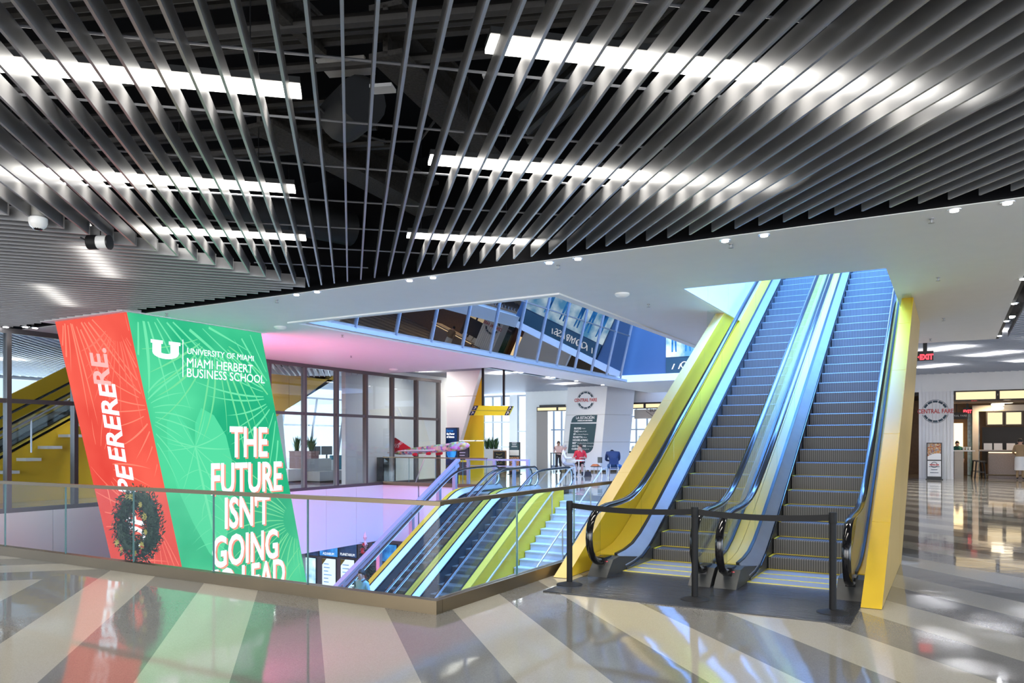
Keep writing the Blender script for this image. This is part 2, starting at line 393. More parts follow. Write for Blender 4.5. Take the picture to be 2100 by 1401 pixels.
def inst(name, me, parent, loc):
    o = bpy.data.objects.new(name, me); COL.objects.link(o); o.parent = parent
    o.location = Vector(loc) - OFF[parent.name]; OFF[o.name] = OFF[parent.name]; return o
def tag(o, label=None, cat=None, group=None, kind=None):
    if label: o['label'] = label
    if cat: o['category'] = cat
    if group: o['group'] = group
    if kind: o['kind'] = kind
    return o
def thing(name, loc, label, cat, group=None):
    o = bpy.data.objects.new(name, None); COL.objects.link(o); o.location = loc; o.empty_display_size = .2
    OFF[o.name] = Vector(loc); return tag(o, label, cat, group)
def struct(name, mb, m, parent=None, label=None):
    o = mb.build(name, m, parent)
    if parent is None: o['kind'] = 'structure'
    if label: o['label'] = label
    return o
def copy_tree(o, loc=None, rz=None, label=None, parent=None):
    c = o.copy(); COL.objects.link(c); c.parent = parent
    if loc is not None: c.location = loc
    if rz is not None: c.rotation_euler = (0, 0, rz)
    if label: c['label'] = label
    for ch in list(o.children): copy_tree(ch, parent=c)
    return c

def text(name, body, size, pos, right, up, m, parent, align='CENTER', shear=0.0, ext=.002, space=1.0, bold=0.0, sx=1.0):
    cu = bpy.data.curves.new(name, 'FONT'); cu.body = body; cu.size = size; cu.align_x = align; cu.align_y = 'CENTER'
    cu.extrude = ext; cu.shear = shear; cu.space_character = space; cu.offset = bold; cu.resolution_u = 3
    t = bpy.data.objects.new(name, cu); COL.objects.link(t)
    bpy.context.view_layer.update()
    me = bpy.data.meshes.new_from_object(t.evaluated_get(bpy.context.evaluated_depsgraph_get()))
    bpy.data.objects.remove(t)
    r = Vector(right).normalized(); u = Vector(up).normalized(); n = r.cross(u).normalized()
    me.transform(Matrix(((r.x * sx, u.x, n.x, pos[0]), (r.y * sx, u.y, n.y, pos[1]), (r.z * sx, u.z, n.z, pos[2]), (0, 0, 0, 1))))
    o0 = OFF.get(parent.name, Vector((0, 0, 0))); me.transform(Matrix.Translation(-o0))
    me.materials.clear(); me.materials.append(M[m])
    o = bpy.data.objects.new(name, me); COL.objects.link(o); o.parent = parent; OFF[o.name] = o0
    return o
# ================================================================== THE SETTING
def cells(xs, ys, inside):
    out = []
    for i in range(len(xs) - 1):
        for j in range(len(ys) - 1):
            if inside((xs[i] + xs[i + 1]) / 2, (ys[j] + ys[j + 1]) / 2): out.append((i, j))
    return out
def plate(xs, ys, inside, z0, z1):
    mb = MB(); cs = set(cells(xs, ys, inside))
    for (i, j) in cs:
        x0, x1, y0, y1 = xs[i], xs[i + 1], ys[j], ys[j + 1]
        mb.poly([(x0, y0, z1), (x1, y0, z1), (x1, y1, z1), (x0, y1, z1)])
        mb.poly([(x0, y1, z0), (x1, y1, z0), (x1, y0, z0), (x0, y0, z0)])
        for (di, dj, p, q) in ((-1, 0, (x0, y1), (x0, y0)), (1, 0, (x1, y0), (x1, y1)), (0, -1, (x0, y0), (x1, y0)), (0, 1, (x1, y1), (x0, y1))):
            if (i + di, j + dj) not in cs: mb.poly([(p[0], p[1], z0), (q[0], q[1], z0), (q[0], q[1], z1), (p[0], p[1], z1)])
    return mb

AX0, AX1, AY0, AY1 = -18.8, -4.27, 5.98, 22.9        # the atrium hole
LAND = 21.45                                         # landing line of stairs and escalators
def in_floor(x, y):
    if AX0 < x < AX1 and AY0 < y < (LAND if x > -13.75 else AY1): return False
    return True
fl = plate([-46, AX0, -13.75, AX1, 26], [-18, AY0, LAND, AY1, 62], in_floor, -.35, 0)
struct('floor', fl, 'floor')
mb = MB(); mb.box(-46, -2, -5.8, 10, 40, -5.5)
struct('floor_lower', mb, mat('lower_floor', (.42, .42, .43), .2))

# fascia panels round the atrium hole (the floor edge), each panel a piece
fasc = MB(); fasc.box(AX0 - .25, AY0, -2.1, AX0 - .06, AY1 + .2, -.35); fasc.box(AX0, AY1 + .06, -2.1, -13.75, AY1 + .25, -.35)
wa = struct('wall_atrium', fasc, 'seam')
pw = 1.55
y = AY1
while y > AY0 + .1:
    y0 = max(AY0, y - pw); m_ = MB(); m_.box(AX0 + .002, y0 + .006, -2.1, AX0 + .05, y - .006, .0); m_.build('fascia_panel', 'whitepanel', wa); y = y0
x = AX0
while x < -13.8:
    x1 = min(-13.75, x + 1.7); m_ = MB(); m_.box(x + .056, AY1 - .05, -2.1, x1 - .006, AY1 - .002, .0); m_.build('fascia_panel', 'whitepanel', wa); x = x1
# lower level behind the fascia: ceiling, walls
mb = MB(); mb.box(-46, AY1 + .3, -2.12, 10, 40, -2.05); mb.box(-46, -2, -2.12, AX0 - .3, AY1 + .3, -2.05)
struct('ceiling_lower', mb, 'white')
mb = MB(); mb.box(-46, 27.2, -5.5, 10, 27.5, -2.12); mb.box(-27.3, -2, -5.5, -27.0, 27.2, -2.12)
struct('wall_lower', mb, mat('lower_wall', (.50, .52, .50), .6))
mb = MB(); mb.box(AX1 + .02, 2, -5.5, AX1 + .2, 30, -.36); mb.box(-46, AY0 - .25, -5.5, AX1, AY0 - .02, -.36)
struct('wall_lower_near', mb, 'white')

# white soffit with the escalator opening and the glazed void
ESC = (-3.98, -.84, 12.8, 20.2); VOID = (-12.5, -6.0, 12.1, 31.6)
def in_soffit(x, y):
    if ESC[0] < x < ESC[1] and ESC[2] < y < ESC[3]: return False
    if VOID[0] < x < VOID[1] and VOID[2] < y < VOID[3]: return False
    if y < 23: return x < 1.0
    return -14 < x < -3.98
so = plate([-19.3, -14, VOID[0], VOID[1], ESC[0], ESC[1], 1.0], [9.82, VOID[2], ESC[2], ESC[3], 23.0, VOID[3], 39.0], in_soffit, CE, CE + .3)
struct('ceiling_soffit', so, 'white')
# shaft walls of the escalator opening
wsh = struct('wall_shaft', (lambda m_: (m_.box(ESC[0] - .12, ESC[2] - .1, CE + .3, ESC[0] - .03, 24, 8.2), m_.box(ESC[1] + .36, ESC[2] - .1, CE + .3, ESC[1] + .45, 24, 8.2), m_)[-1])(MB()), 'white')
for k in range(7):
    y = ESC[2] + k * 1.5; m_ = MB(); m_.box(ESC[0] + .002, y + .008, CE + .002, ESC[0] + .03, y + 1.492, 8.2); m_.build('shaft_panel', 'whitepanel', wsh)
# lip round the void
m_ = MB(); m_.box(VOID[0] - .05, VOID[2] - .05, CE - .03, VOID[1] + .05, VOID[2] + .12, CE + .5)
m_.box(VOID[1] - .12, VOID[2] + .12, CE - .03, VOID[1] + .05, VOID[3], CE + .5); m_.box(VOID[0] - .05, VOID[2] + .12, CE - .03, VOID[0] + .12, VOID[3], CE + .12)
struct('trim_1', m_, 'white')

# dark plenum above the baffles
PT = 6.1
mb = MB(); mb.box(-19.3, -13, PT, 14, 9.9, PT + .2); mb.box(-19.3, 9.74, CE + .01, 1.0, 9.82, PT); mb.box(-19.4, -13, CE, -19.3, 9.8, PT)
ceil = struct('ceiling', mb, 'black', label='dark open ceiling void with hanging grey baffles')
# baffles: straight fins that meet in a chevron over FOLD
PHI = math.radians(41.7); BH = .165; BT = .022; SP = .212
DR = Vector((-math.sin(PHI), math.cos(PHI), 0)); NR = Vector((math.cos(PHI), math.sin(PHI), 0))
DL = Vector((math.sin(PHI), math.cos(PHI), 0)); NL = Vector((math.cos(PHI), -math.sin(PHI), 0))
def clip_line(p, d, x0, x1, y0, y1):
    t0, t1 = -1e9, 1e9
    for (pp, dd, lo, hi) in ((p.x, d.x, x0, x1), (p.y, d.y, y0, y1)):
        a, b = (lo - pp) / dd, (hi - pp) / dd
        if a > b: a, b = b, a
        t0 = max(t0, a); t1 = min(t1, b)
    return (p + d * t0, p + d * t1) if t1 - t0 > .12 else None
BE = 9.50
def baffle_set(D, N, s0, s1, rect, parent, z=CE):
    s = s0
    while s < s1:
        seg = clip_line(N * s, D, *rect)
        if seg:
            m_ = MB(); p, q = seg; n = N * (BT / 2)
            m_.hexa([p - n + Vector((0, 0, z)), p + n + Vector((0, 0, z)), q + n + Vector((0, 0, z)), q - n + Vector((0, 0, z)),
                     p - n + Vector((0, 0, z + BH)), p + n + Vector((0, 0, z + BH)), q + n + Vector((0, 0, z + BH)), q - n + Vector((0, 0, z + BH))])
            m_.build('baffle', 'baffle', parent, fix=False)
        s += SP
baffle_set(DR, NR, -6.2, 11.5, (FOLD, 9.5, -2.6, BE), ceil)
baffle_set(DL, NL, -20.6, -5.6, (-19.2, FOLD - .02, -2.6, BE), ceil)
# thin cross rods tying the baffles
def rods(D, N, t0, t1, step, rect, parent):
    t = t0
    while t < t1:
        seg = clip_line(D * t, N, *rect)
        if seg:
            m_ = MB(); m_.tube([seg[0] + Vector((0, 0, CE + BH + .012)), seg[1] + Vector((0, 0, CE + BH + .012))], .011, 5); m_.build('cross_rod', 'rod', parent)
        t += step
rods(DR, NR, 5.70 - 1.13 * 4, 13.5, 1.13, (FOLD, 9.5, -2.6, BE), ceil)
# far slat ceilings (too fine to count from here): one mesh each
CF = 4.62
def slat_field(rect, D, N, parent, step=SP, z=CE):
    m_ = MB(); x0, x1, y0, y1 = rect
    ss = [N.x * x + N.y * y for x in (x0, x1) for y in (y0, y1)]; s = min(ss)
    while s < max(ss):
        seg = clip_line(N * s, D, *rect)
        if seg:
            p, q = seg; n = N * .012
            m_.hexa([p - n + Vector((0, 0, z)), p + n + Vector((0, 0, z)), q + n + Vector((0, 0, z)), q - n + Vector((0, 0, z)),
                     p - n + Vector((0, 0, z + BH)), p + n + Vector((0, 0, z + BH)), q + n + Vector((0, 0, z + BH)), q - n + Vector((0, 0, z + BH))])
        s += step
    o = m_.build('slats', 'slat_far_lit', parent, fix=False); o['kind'] = 'stuff'; return o
mb = MB()
for r in ((-32, -14, 23, 42), (-3.98, 14, 23, 42), (1.0, 14, 9.9, 23), (-34, -19.35, 2, 40)):
    mb.box(r[0], r[2], CE + 1.0, r[1], r[3], CE + 1.1)
fc = struct('ceiling_far', mb, 'black')
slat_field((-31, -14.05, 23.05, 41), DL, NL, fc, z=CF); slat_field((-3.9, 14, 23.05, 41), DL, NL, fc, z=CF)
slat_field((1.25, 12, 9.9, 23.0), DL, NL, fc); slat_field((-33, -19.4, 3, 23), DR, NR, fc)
# upstand strips of the soffit edge
mb = MB(); mb.box(-19.3, 22.98, CE, -14, 23.04, CE + 1); mb.box(-14.04, 23, CE, -13.98, 39, CE + 1); mb.box(1.0, 9.82, CE + .005, 1.06, 23, CE + 1); mb.box(-3.98, 23.0, CE + .3, 1.06, 23.04, CE + 1)
struct('trim_2', mb, 'black_matte')

# ------------------------------------------------------------------ linear lamps above the baffles
ORD = ['first', 'second', 'third', 'fourth', 'fifth', 'sixth', 'seventh', 'eighth', 'ninth', 'tenth', 'eleventh', 'twelfth', 'thirteenth', 'fourteenth', 'fifteenth', 'sixteenth']
def linear_lamp(p, d, length, label, w=.22, m='lamp', z=None, power=30, spread=95):
    p = Vector(p); d = Vector(d).normalized(); q = p + d * length
    if z is not None: p.z = q.z = z
    t = thing('linear_lamp', (p + q) / 2, label, 'ceiling lamp', 'linear lamps above the baffles')
    up = Vector((0, 0, 1)); side = d.cross(up).normalized()
    m_ = MB(); m_.bar(p + up * .04, q + up * .04, w + .03, .05)

    m_.build('housing', 'housing', t)
    m_ = MB(); m_.bar(p, q, w, .03); m_.build('diffuser', m, t)
    if power:
        ld = bpy.data.lights.new('lamp_light', 'AREA'); ld.shape = 'RECTANGLE'; ld.size = length * .96; ld.size_y = w * .9; ld.energy = power * length / 3; ld.color = (1, .93, .82); ld.spread = math.radians(spread)
        lo = bpy.data.objects.new('lamp_light', ld); COL.objects.link(lo); lo.parent = t; lo.location = (0, 0, -.0155); lo.rotation_euler = (0, 0, math.atan2(d.y, d.x))
    for f in (.12, .88):
        m_ = MB(); c = p.lerp(q, f); m_.tube([c + up * .06, Vector((c.x, c.y, CE + 1.0 if m == 'lamp_far' else PT))], .006, 5); m_.build('hanger', 'black_metal', t)
    return t
LZ = CE + BH + .10
linear_lamp(onZ(617, 188, LZ), -NR, 3.3, 'long linear lamp at upper left, nearest of the left row')
linear_lamp(onZ(605, 388, LZ), -NR, 3.3, 'long linear lamp in the middle of the left row')
linear_lamp(onZ(627, 488, LZ), -NR, 1.9, 'short linear lamp at the far end of the left row')
linear_lamp(onZ(1000, 90, LZ), NR, 3.6, 'long linear lamp at top centre, nearest of the right row')
linear_lamp(onZ(880, 328, LZ), NR, 3.4, 'long linear lamp in the middle of the right row')
linear_lamp(onZ(835, 482, LZ), NR, 1.6, 'short linear lamp at the far end of the right row')
linear_lamp(onZ(225, 535, LZ), NL, 2.2, 'linear lamp glowing through the left slats, nearest the fold')
linear_lamp(onZ(140, 600, LZ), NL, 2.2, 'linear lamp glowing through the left slats, above the red screen')
linear_lamp(onZ(-90, 540, LZ), NL, 2.0, 'linear lamp glowing through the left slats at the picture edge')
linear_lamp(onZ(-90, 632, LZ), NL, 2.0, 'linear lamp at the far left end of the left slats')
k = 0
for (x, y) in ((-6, -4.5), (-2, -4.5), (2, -4.5), (-4, -8), (0, -8), (4, -8), (5, 0), (6.5, 4)):  # unseen lamps added to brighten the floor from above
    linear_lamp((x, y, LZ), NR, 3.0, 'unseen fill lamp %s of those added behind the viewer' % ORD[k], power=75, spread=130); k += 1
# lamps over the far slat ceilings
def far_lamps(pts, d, n, lab):
    for i, (x, y) in enumerate(pts):
        linear_lamp((x, y, LZ + (.42 if y > 23 else .05)), d, n, lab % ORD[i], w=.22, m='lamp_far', power=115, spread=150)
far_lamps([(-16.2, 25.5), (-17.4, 29), (-16.3, 32.5), (-19.5, 26.5), (-20.5, 31), (-17.6, 36)], NL, 1.6, 'linear lamp %s over the slats behind the glazed void')
far_lamps([(.2, 25.2), (-2.9, 26.4), (-.6, 28.7), (2.6, 27.6), (.8, 31.2), (-2.6, 32.2), (3.2, 30.6), (-1, 35), (2.2, 34.2)], NL, 1.7, 'linear lamp %s over the slats beyond the escalator')
far_lamps([(-27, 8), (-21.2, 13), (-24.5, 15.5), (-22.5, 18.5), (-25, 20.5), (-27, 12.5)], NR, 1.8, 'linear lamp %s over the slats behind the left glass wall')

# ------------------------------------------------------------------ pipes, ducts and beams in the dark void
def pipe(path, r, label, m='pipe', name='ceiling_pipe'):
    m_ = MB(); m_.tube(path, r, 16 if r > .2 else 8); o = m_.build(name, m, smooth=True); tag(o, label, 'pipe' if 'pipe' in name else 'duct'); return o
DP = Vector((.93, .36, 0)).normalized()
def line_at(p, d, l0, l1): p = Vector(p); return [p + d * (-l0), p + d * l1]
c0 = onZ(800, 60, 5.3); NP = Vector((-DP.y, DP.x, 0))
for i in range(7):
    pipe(line_at(c0 + NP * (i * .24 - .9) + Vector((0, 0, .06 * (i % 3))), DP, 4.5, 2.4), .05 + .012 * (i % 2), '%s dark conduit of the bundle near the top centre' % ORD[i])
c1 = onZ(420, 250, 5.4)
for i in range(6):
    pipe(line_at(c1 + NP * (i * .3 - .3) + Vector((0, 0, .07 * (i % 2))), DP, 4, 1.9), .045, '%s dark conduit behind the left lamps' % ORD[i])
c2 = onZ(1250, 30, 5.5)
for i in range(4):
    pipe(line_at(c2 + NP * (i * .35), Vector((.8, -.6, 0)), 2, 5), .08, '%s dark ribbed conduit above the right baffles' % ORD[i])
def beam(p, q, w, h, label, m='spray', name='steel_beam'):
    m_ = MB(); up = Vector((0, 0, 1)); m_.bar(p, q, w, .05); m_.bar(Vector(p) + up * h, Vector(q) + up * h, w, .05); m_.bar(Vector(p) + up * h / 2, Vector(q) + up * h / 2, .05, h)
    o = m_.build(name, m); return tag(o, label, 'beam')
beam(onZ(790, 110, 5.2), onZ(1010, 330, 5.2), .34, .45, 'sprayed dark steel beam running towards the middle right lamp')
beam(onZ(530, 255, 5.2), onZ(880, 440, 5.2), .4, .45, 'sprayed dark steel beam crossing the centre of the void')
beam(onZ(560, 20, 5.3), onZ(660, 110, 5.3), .1, .3, 'narrow dark strut near the top of the void')
pipe([onZ(700, 245, 5.0), onZ(745, 205, 4.98)], .24, 'wide dark round duct near the top centre', 'duct', 'round_duct')
pipe([onZ(430, 400, 5.1), onZ(600, 445, 5.1), onZ(720, 470, 5.1)], .27, 'long sagging dark round duct near the soffit', 'duct', 'round_duct')
pipe([onZ(620, 290, 5.72), onZ(720, 322, 5.72), onZ(790, 338, 5.72)], .26, 'second dark round duct above the sagging one', 'duct', 'round_duct')
pipe([onZ(650, 215, 5.0), onZ(700, 265, 4.9), onZ(790, 290, 4.85), onZ(860, 290, 4.9), onZ(890, 250, 5.0)], .014, 'thin looping cable in the centre of the void', 'pipe')
def tilt_plate(c, w, label):
    c = Vector(c); t = MB(); t.prism([c + DP * w + NP * w * .7, c - DP * w + NP * w * .7, c - DP * w - NP * w * .7, c + DP * w - NP * w * .7], (0, 0, .03))
    o = t.build('ceiling_panel_box', 'paper'); return tag(o, label, 'box')
tilt_plate(onZ(785, 185, 4.75), .10, 'small white device box hanging in the void')
tilt_plate(onZ(710, 140, 5.3), .24, 'larger grey plate near the top of the void')
tilt_plate(onZ(1000, 158, 4.6), .04, 'tiny white sensor box below the nearest right lamp')

# ------------------------------------------------------------------ spots along the soffit edge
def spot(px, py, label, z=CE - .02, power=26, size=1.0):
    p = onZ(px, py, z)
    t = thing('ceiling_spot', (p.x, p.y, z), label, 'spotlight', 'small spotlights on the ceiling edge')
    m_ = MB(); m_.lathe((p.x, p.y, z), [(.03 * size, .02), (.052 * size, .03), (.056 * size, .11), (.03 * size, .13), (.022 * size, .3)], 12); m_.build('can', 'black_metal', t, smooth=True)
    m_ = MB(); m_.lathe((p.x, p.y, z), [(.075 * size, .012), (.078 * size, .022), (.05 * size, .03)], 14); m_.build('ring', 'steel', t, smooth=True)
    m_ = MB(); m_.lathe((p.x, p.y, z), [(.045 * size, .0), (.045 * size, .011)], 12); m_.build('lens', 'spot', t)
    ld = bpy.data.lights.new('spot_beam', 'SPOT'); ld.energy = power; ld.spot_size = math.radians(95); ld.spot_blend = .6; ld.shadow_soft_size = .05; ld.color = (1, .95, .88)
    lo = bpy.data.objects.new('spot_beam', ld); COL.objects.link(lo); lo.parent = t; lo.location = (0, 0, -.03)
for i, (px, py) in enumerate([(608, 606), (650, 600), (840, 577), (888, 571), (1126, 541), (1185, 533), (1487, 496), (1567, 485), (1957, 434), (2066, 419)]):
    spot(px, py, '%s small spotlight from the left along the near soffit edge' % ORD[i])
for i, (px, py) in enumerate([(2050, 690), (2064, 660), (2080, 624), (2098, 574)]):
    spot(px, py, '%s small spotlight going up the right soffit edge' % ORD[i], power=110)
for i, (px, py) in enumerate([(1057, 764), (1068, 765), (1123, 774), (1134, 775), (1182, 782), (1236, 790)]):
    spot(px, py, '%s small spotlight from the left on the far soffit edge' % ORD[i], power=30, size=1.6)
for i, (px, py) in enumerate([(52, 672), (72, 674), (12, 672)]):
    spot(px, py, '%s bluish spotlight by the top of the left glass wall' % ORD[i], power=10, size=1.2)
# sprinklers and detectors
def sprinkler(px, py, label):
    p = onZ(px, py, CE)
    m_ = MB(); m_.lathe((p.x, p.y, CE - .06), [(.006, .0), (.035, .004), (.035, .008), (.012, .012), (.012, .045), (.03, .05), (.03, .06)], 8)
    tag(m_.build('sprinkler_head', 'sprinkler'), label, 'sprinkler', 'sprinkler heads on the soffit')
for i, (px, py) in enumerate([(342, 643), (568, 615), (702, 687), (720, 730), (1145, 544), (1330, 624), (1499, 500), (1910, 448), (1924, 569), (1935, 653), (1908, 695)]):
    sprinkler(px, py, '%s sprinkler head from the left on the white soffit' % ORD[i])
def detector(px, py, label, r=.1):
    p = onZ(px, py, CE); m_ = MB(); m_.lathe((p.x, p.y, CE - .07), [(r * .5, 0), (r * .8, .02), (r, .045), (r, .07)], 16)
    tag(m_.build('smoke_detector', 'plate', smooth=True), label, 'detector')
detector(1276, 602, 'round white smoke detector left of the escalator opening', .13)
detector(575, 670, 'flat round detector beside the corner of the glazed void', .14)
detector(807, 757, 'round detector above the far glass wall', .16)
# cameras on the ceiling
p = onZ(78, 470, CE - .12)
t = thing('dome_camera', (p.x, p.y, p.z), 'white dome security camera under the left baffles', 'camera')
m_ = MB(); m_.lathe(p, [(.05, 0), (.085, .03), (.10, .07), (.10, .13), (.07, .15), (.07, .3)], 16); m_.build('body', 'plate', t, smooth=True)
m_ = MB(); m_.lathe((p.x, p.y, p.z - .015), [(.02, 0), (.045, .006), (.055, .02)], 12); m_.build('lens', 'rubber', t, smooth=True)
p = onZ(206, 497, CE - .1)
t = thing('projector_camera', (p.x, p.y, p.z), 'black and white cylindrical camera hanging under the left slats', 'camera')
a_ = Vector((CY, SY, 0)) ; q0 = p - a_ * .13; q1 = p + a_ * .1
m_ = MB(); m_.tube([q0 + a_ * .1, q1], .085, 14); m_.build('body', 'plate', t, smooth=True)
m_ = MB(); m_.tube([q0 - a_ * .02, q0 + a_ * .1], .09, 14); m_.build('back', 'black_matte', t, smooth=True)
m_ = MB(); m_.tube([q1, q1 + a_ * .02], .092, 14); m_.build('lens_ring', 'black_metal', t, smooth=True)
m_ = MB(); m_.tube([p + Vector((0, 0, .08)), p + Vector((0, 0, .35))], .008, 6); m_.tube([q0, q0 - a_ * .12 + Vector((0, 0, .06))], .012, 6); m_.build('bracket', 'black_metal', t)

# ------------------------------------------------------------------ left glass wall
gw = MB(); gw.box(AX0 - .05, 5, CE - .12, AX0 + .05, 26.7, CE); gw.box(AX0 - .05, 5, 0, AX0 + .05, 26.7, .1)
win = struct('window_1', gw, 'mullion', label='tall bronze framed glass wall on the left')
mull = [9.5 + 1.55 * k for k in range(-2, 12)]
for b in mull:
    m_ = MB(); m_.box(AX0 - .09, b - .05, .1, AX0 + .09, b + .05, CE - .12); m_.build('mullion', 'mullion', win)
for b0, b1 in zip(mull[:-1], mull[1:]):
    m_ = MB(); m_.box(AX0 - .06, b0 + .05, 2.53, AX0 + .06, b1 - .05, 2.63); m_.build('transom', 'mullion', win)
    for (z0, z1) in ((.1, 2.53), (2.63, CE - .12)):
        m_ = MB(); m_.box(AX0 - .008, b0 + .05, z0, AX0 + .008, b1 - .05, z1); m_.build('pane', 'glass_wall', win)

# glazed void: leaning glass wall with its mullions
LEAN = .24
def gz(b, z): return Vector((VOID[0] + .15 + LEAN * (z - CE), b, z))
GT = 9.3
fr = MB(); fr.bar(gz(12.2, CE + .06), gz(31.6, CE + .06), .10, .10); fr.bar(gz(12.2, GT), gz(31.6, GT), .12, .16)
wv = struct('window_2', fr, 'mullion_light', label='leaning dark glass wall inside the ceiling void')
gb = [12.45 + 1.535 * k for k in range(0, 13)]
for b in gb:
    m_ = MB(); m_.bar(gz(b, CE + .1) + Vector((.02, 0, 0)), gz(b, GT) + Vector((.02, 0, 0)), .035, .06, up=(1, 0, 0)); m_.build('mullion', 'mullion_light', wv)
for b0, b1 in zip(gb[:-1], gb[1:]):
    zr = [CE + .16, 6.15, 7.75, GT - .08]
    for z0, z1 in zip(zr[:-1], zr[1:]):
        m_ = MB(); m_.prism([gz(b0 + .03, z0 + .02), gz(b1 - .03, z0 + .02), gz(b1 - .03, z1 - .02), gz(b0 + .03, z1 - .02)], (-.02, 0, .005)); m_.build('pane', 'glass_dark', wv)
    for z0 in zr[1:-1]:
        m_ = MB(); m_.bar(gz(b0 + .03, z0), gz(b1 - .03, z0), .04, .05); m_.build('transom', 'mullion', wv)
# upper storey seen through the void: back walls and end wall with its picture screen
mb = MB(); mb.box(-16, 12, CE + .3, -15.8, 32, 9.6); mb.box(-16, 31.75, CE + .3, -5.8, 31.9, 9.6)
struct('wall_upper', mb, 'blue_wall')
sc = thing('picture_screen', (-8.4, 31.7, CE + .3), 'blue photo screen of walking people on the upper wall', 'screen')
m_ = MB(); m_.box(-10.55, 31.66, 5.25, -6.1, 31.72, 9.0); m_.build('picture', 'scr_sky', sc)
m_ = MB(); m_.box(-10.55, 31.66, CE + .32, -6.1, 31.72, 5.2); m_.build('lower_panel', 'navy', sc)
for i in range(9):
    x = -10.3 + .28 * i; m_ = MB(); m_.prism([(x, 31.65, 4.72), (x + .05, 31.65, 4.72), (x + .15, 31.65, 4.95), (x + .10, 31.65, 4.95)], (0, -.01, 0)); m_.build('slash_mark', 'scr_white', sc)
for i, (x, w, h) in enumerate([(-10.2, .2, 1.5), (-9.6, .22, 1.65), (-9.0, .2, 1.55), (-8.2, .24, 1.7), (-7.3, .22, 1.6)]):
    m_ = MB(); z0 = 5.45
    m_.prism([(x - w * .5, 31.65, z0), (x - w * .2, 31.65, z0), (x, 31.65, z0 + h * .45), (x + w * .35, 31.65, z0), (x + w * .62, 31.65, z0), (x + w * .5, 31.65, z0 + h * .8), (x + w * .15, 31.65, z0 + h), (x - w * .2, 31.65, z0 + h), (x - w * .5, 31.65, z0 + h * .75)], (0, -.008, 0))
    m_.build('walking_figure', 'scr_blue', sc)
text('lettering', 'COMPASS', .42, (-9.0, 31.64, 4.87), (1, 0, 0), (0, 0, 1), 'scr_white', sc, ext=.004)

# ------------------------------------------------------------------ railing round the atrium
def railing(name, p, q, joints, label):
    """p,q floor points; joints: distances along the run where panes meet"""
    p = Vector(p); q = Vector(q); d = (q - p).normalized(); L = (q - p).length
    t = thing(name, p, label, 'railing')
    up = Vector((0, 0, 1)); sd = d.cross(up)
    m_ = MB(); m_.bar(p + up * .065, q + up * .065, .10, .13); m_.build('base_shoe', 'bronze', t)
    m_ = MB(); m_.bar(p + up * 1.05 - d * .03, q + up * 1.05, .065, .042); m_.build('top_rail', 'bronze', t)
    js = [0] + list(joints) + [L]
    for a, b in zip(js[:-1], js[1:]):
        m_ = MB(); m_.bar(p + d * (a + .006) + up * .58, p + d * (b - .006) + up * .58, .02, .90); g = m_.build('glass_panel', 'glass_rail', t)
        e = MB(); e.bar(p + d * (b - .010) + up * .13, p + d * (b - .010) + up * 1.03, .021, .010, up=d); e.build('glass_edge', 'glass_edge', g)
    return t
cor = Vector((AX1, AY0, 0))
ja = sorted([AX1 - onB(px, 1090, AY0).x for px in (630, 437, 273, 134, 10)]); j_ = ja[-1]
while j_ < 13.0: j_ += 1.55; ja.append(j_)
railing('glass_railing', cor + Vector((.05, 0, 0)), (AX0 + .1, AY0, 0), [v + .05 for v in ja], 'bronze and glass railing along the front of the atrium with the wreath')
jb = [onA(px, 1040, AX1).y - AY0 for px in (1056, 1174, 1258)]; j_ = jb[-1]
while j_ < 12: j_ += 2; jb.append(j_)
railing('glass_railing', cor + Vector((0, .055, 0)), (AX1, 20.4, 0), jb, 'bronze and glass railing running back beside the escalators')
railing('glass_railing', (AX0 + .1, AY1 - .05, 0), (-14.1, AY1 - .05, 0), [1.2, 2.4, 3.6], 'distant glass railing on the far edge of the atrium below the plane')
# ================================================================== ESCALATORS
def smax(t, lo, e): d = t - lo; return lo + (d + math.sqrt(d * d + e * e)) / 2
def smin(t, hi, e): return -smax(-t, -hi, e)
def zl(b, c, o, lo, hi, e=.3): return smin(smax(TAN * (b - c) + o, lo, e), hi, e)
RUN, RISE = .335, .335 * TAN

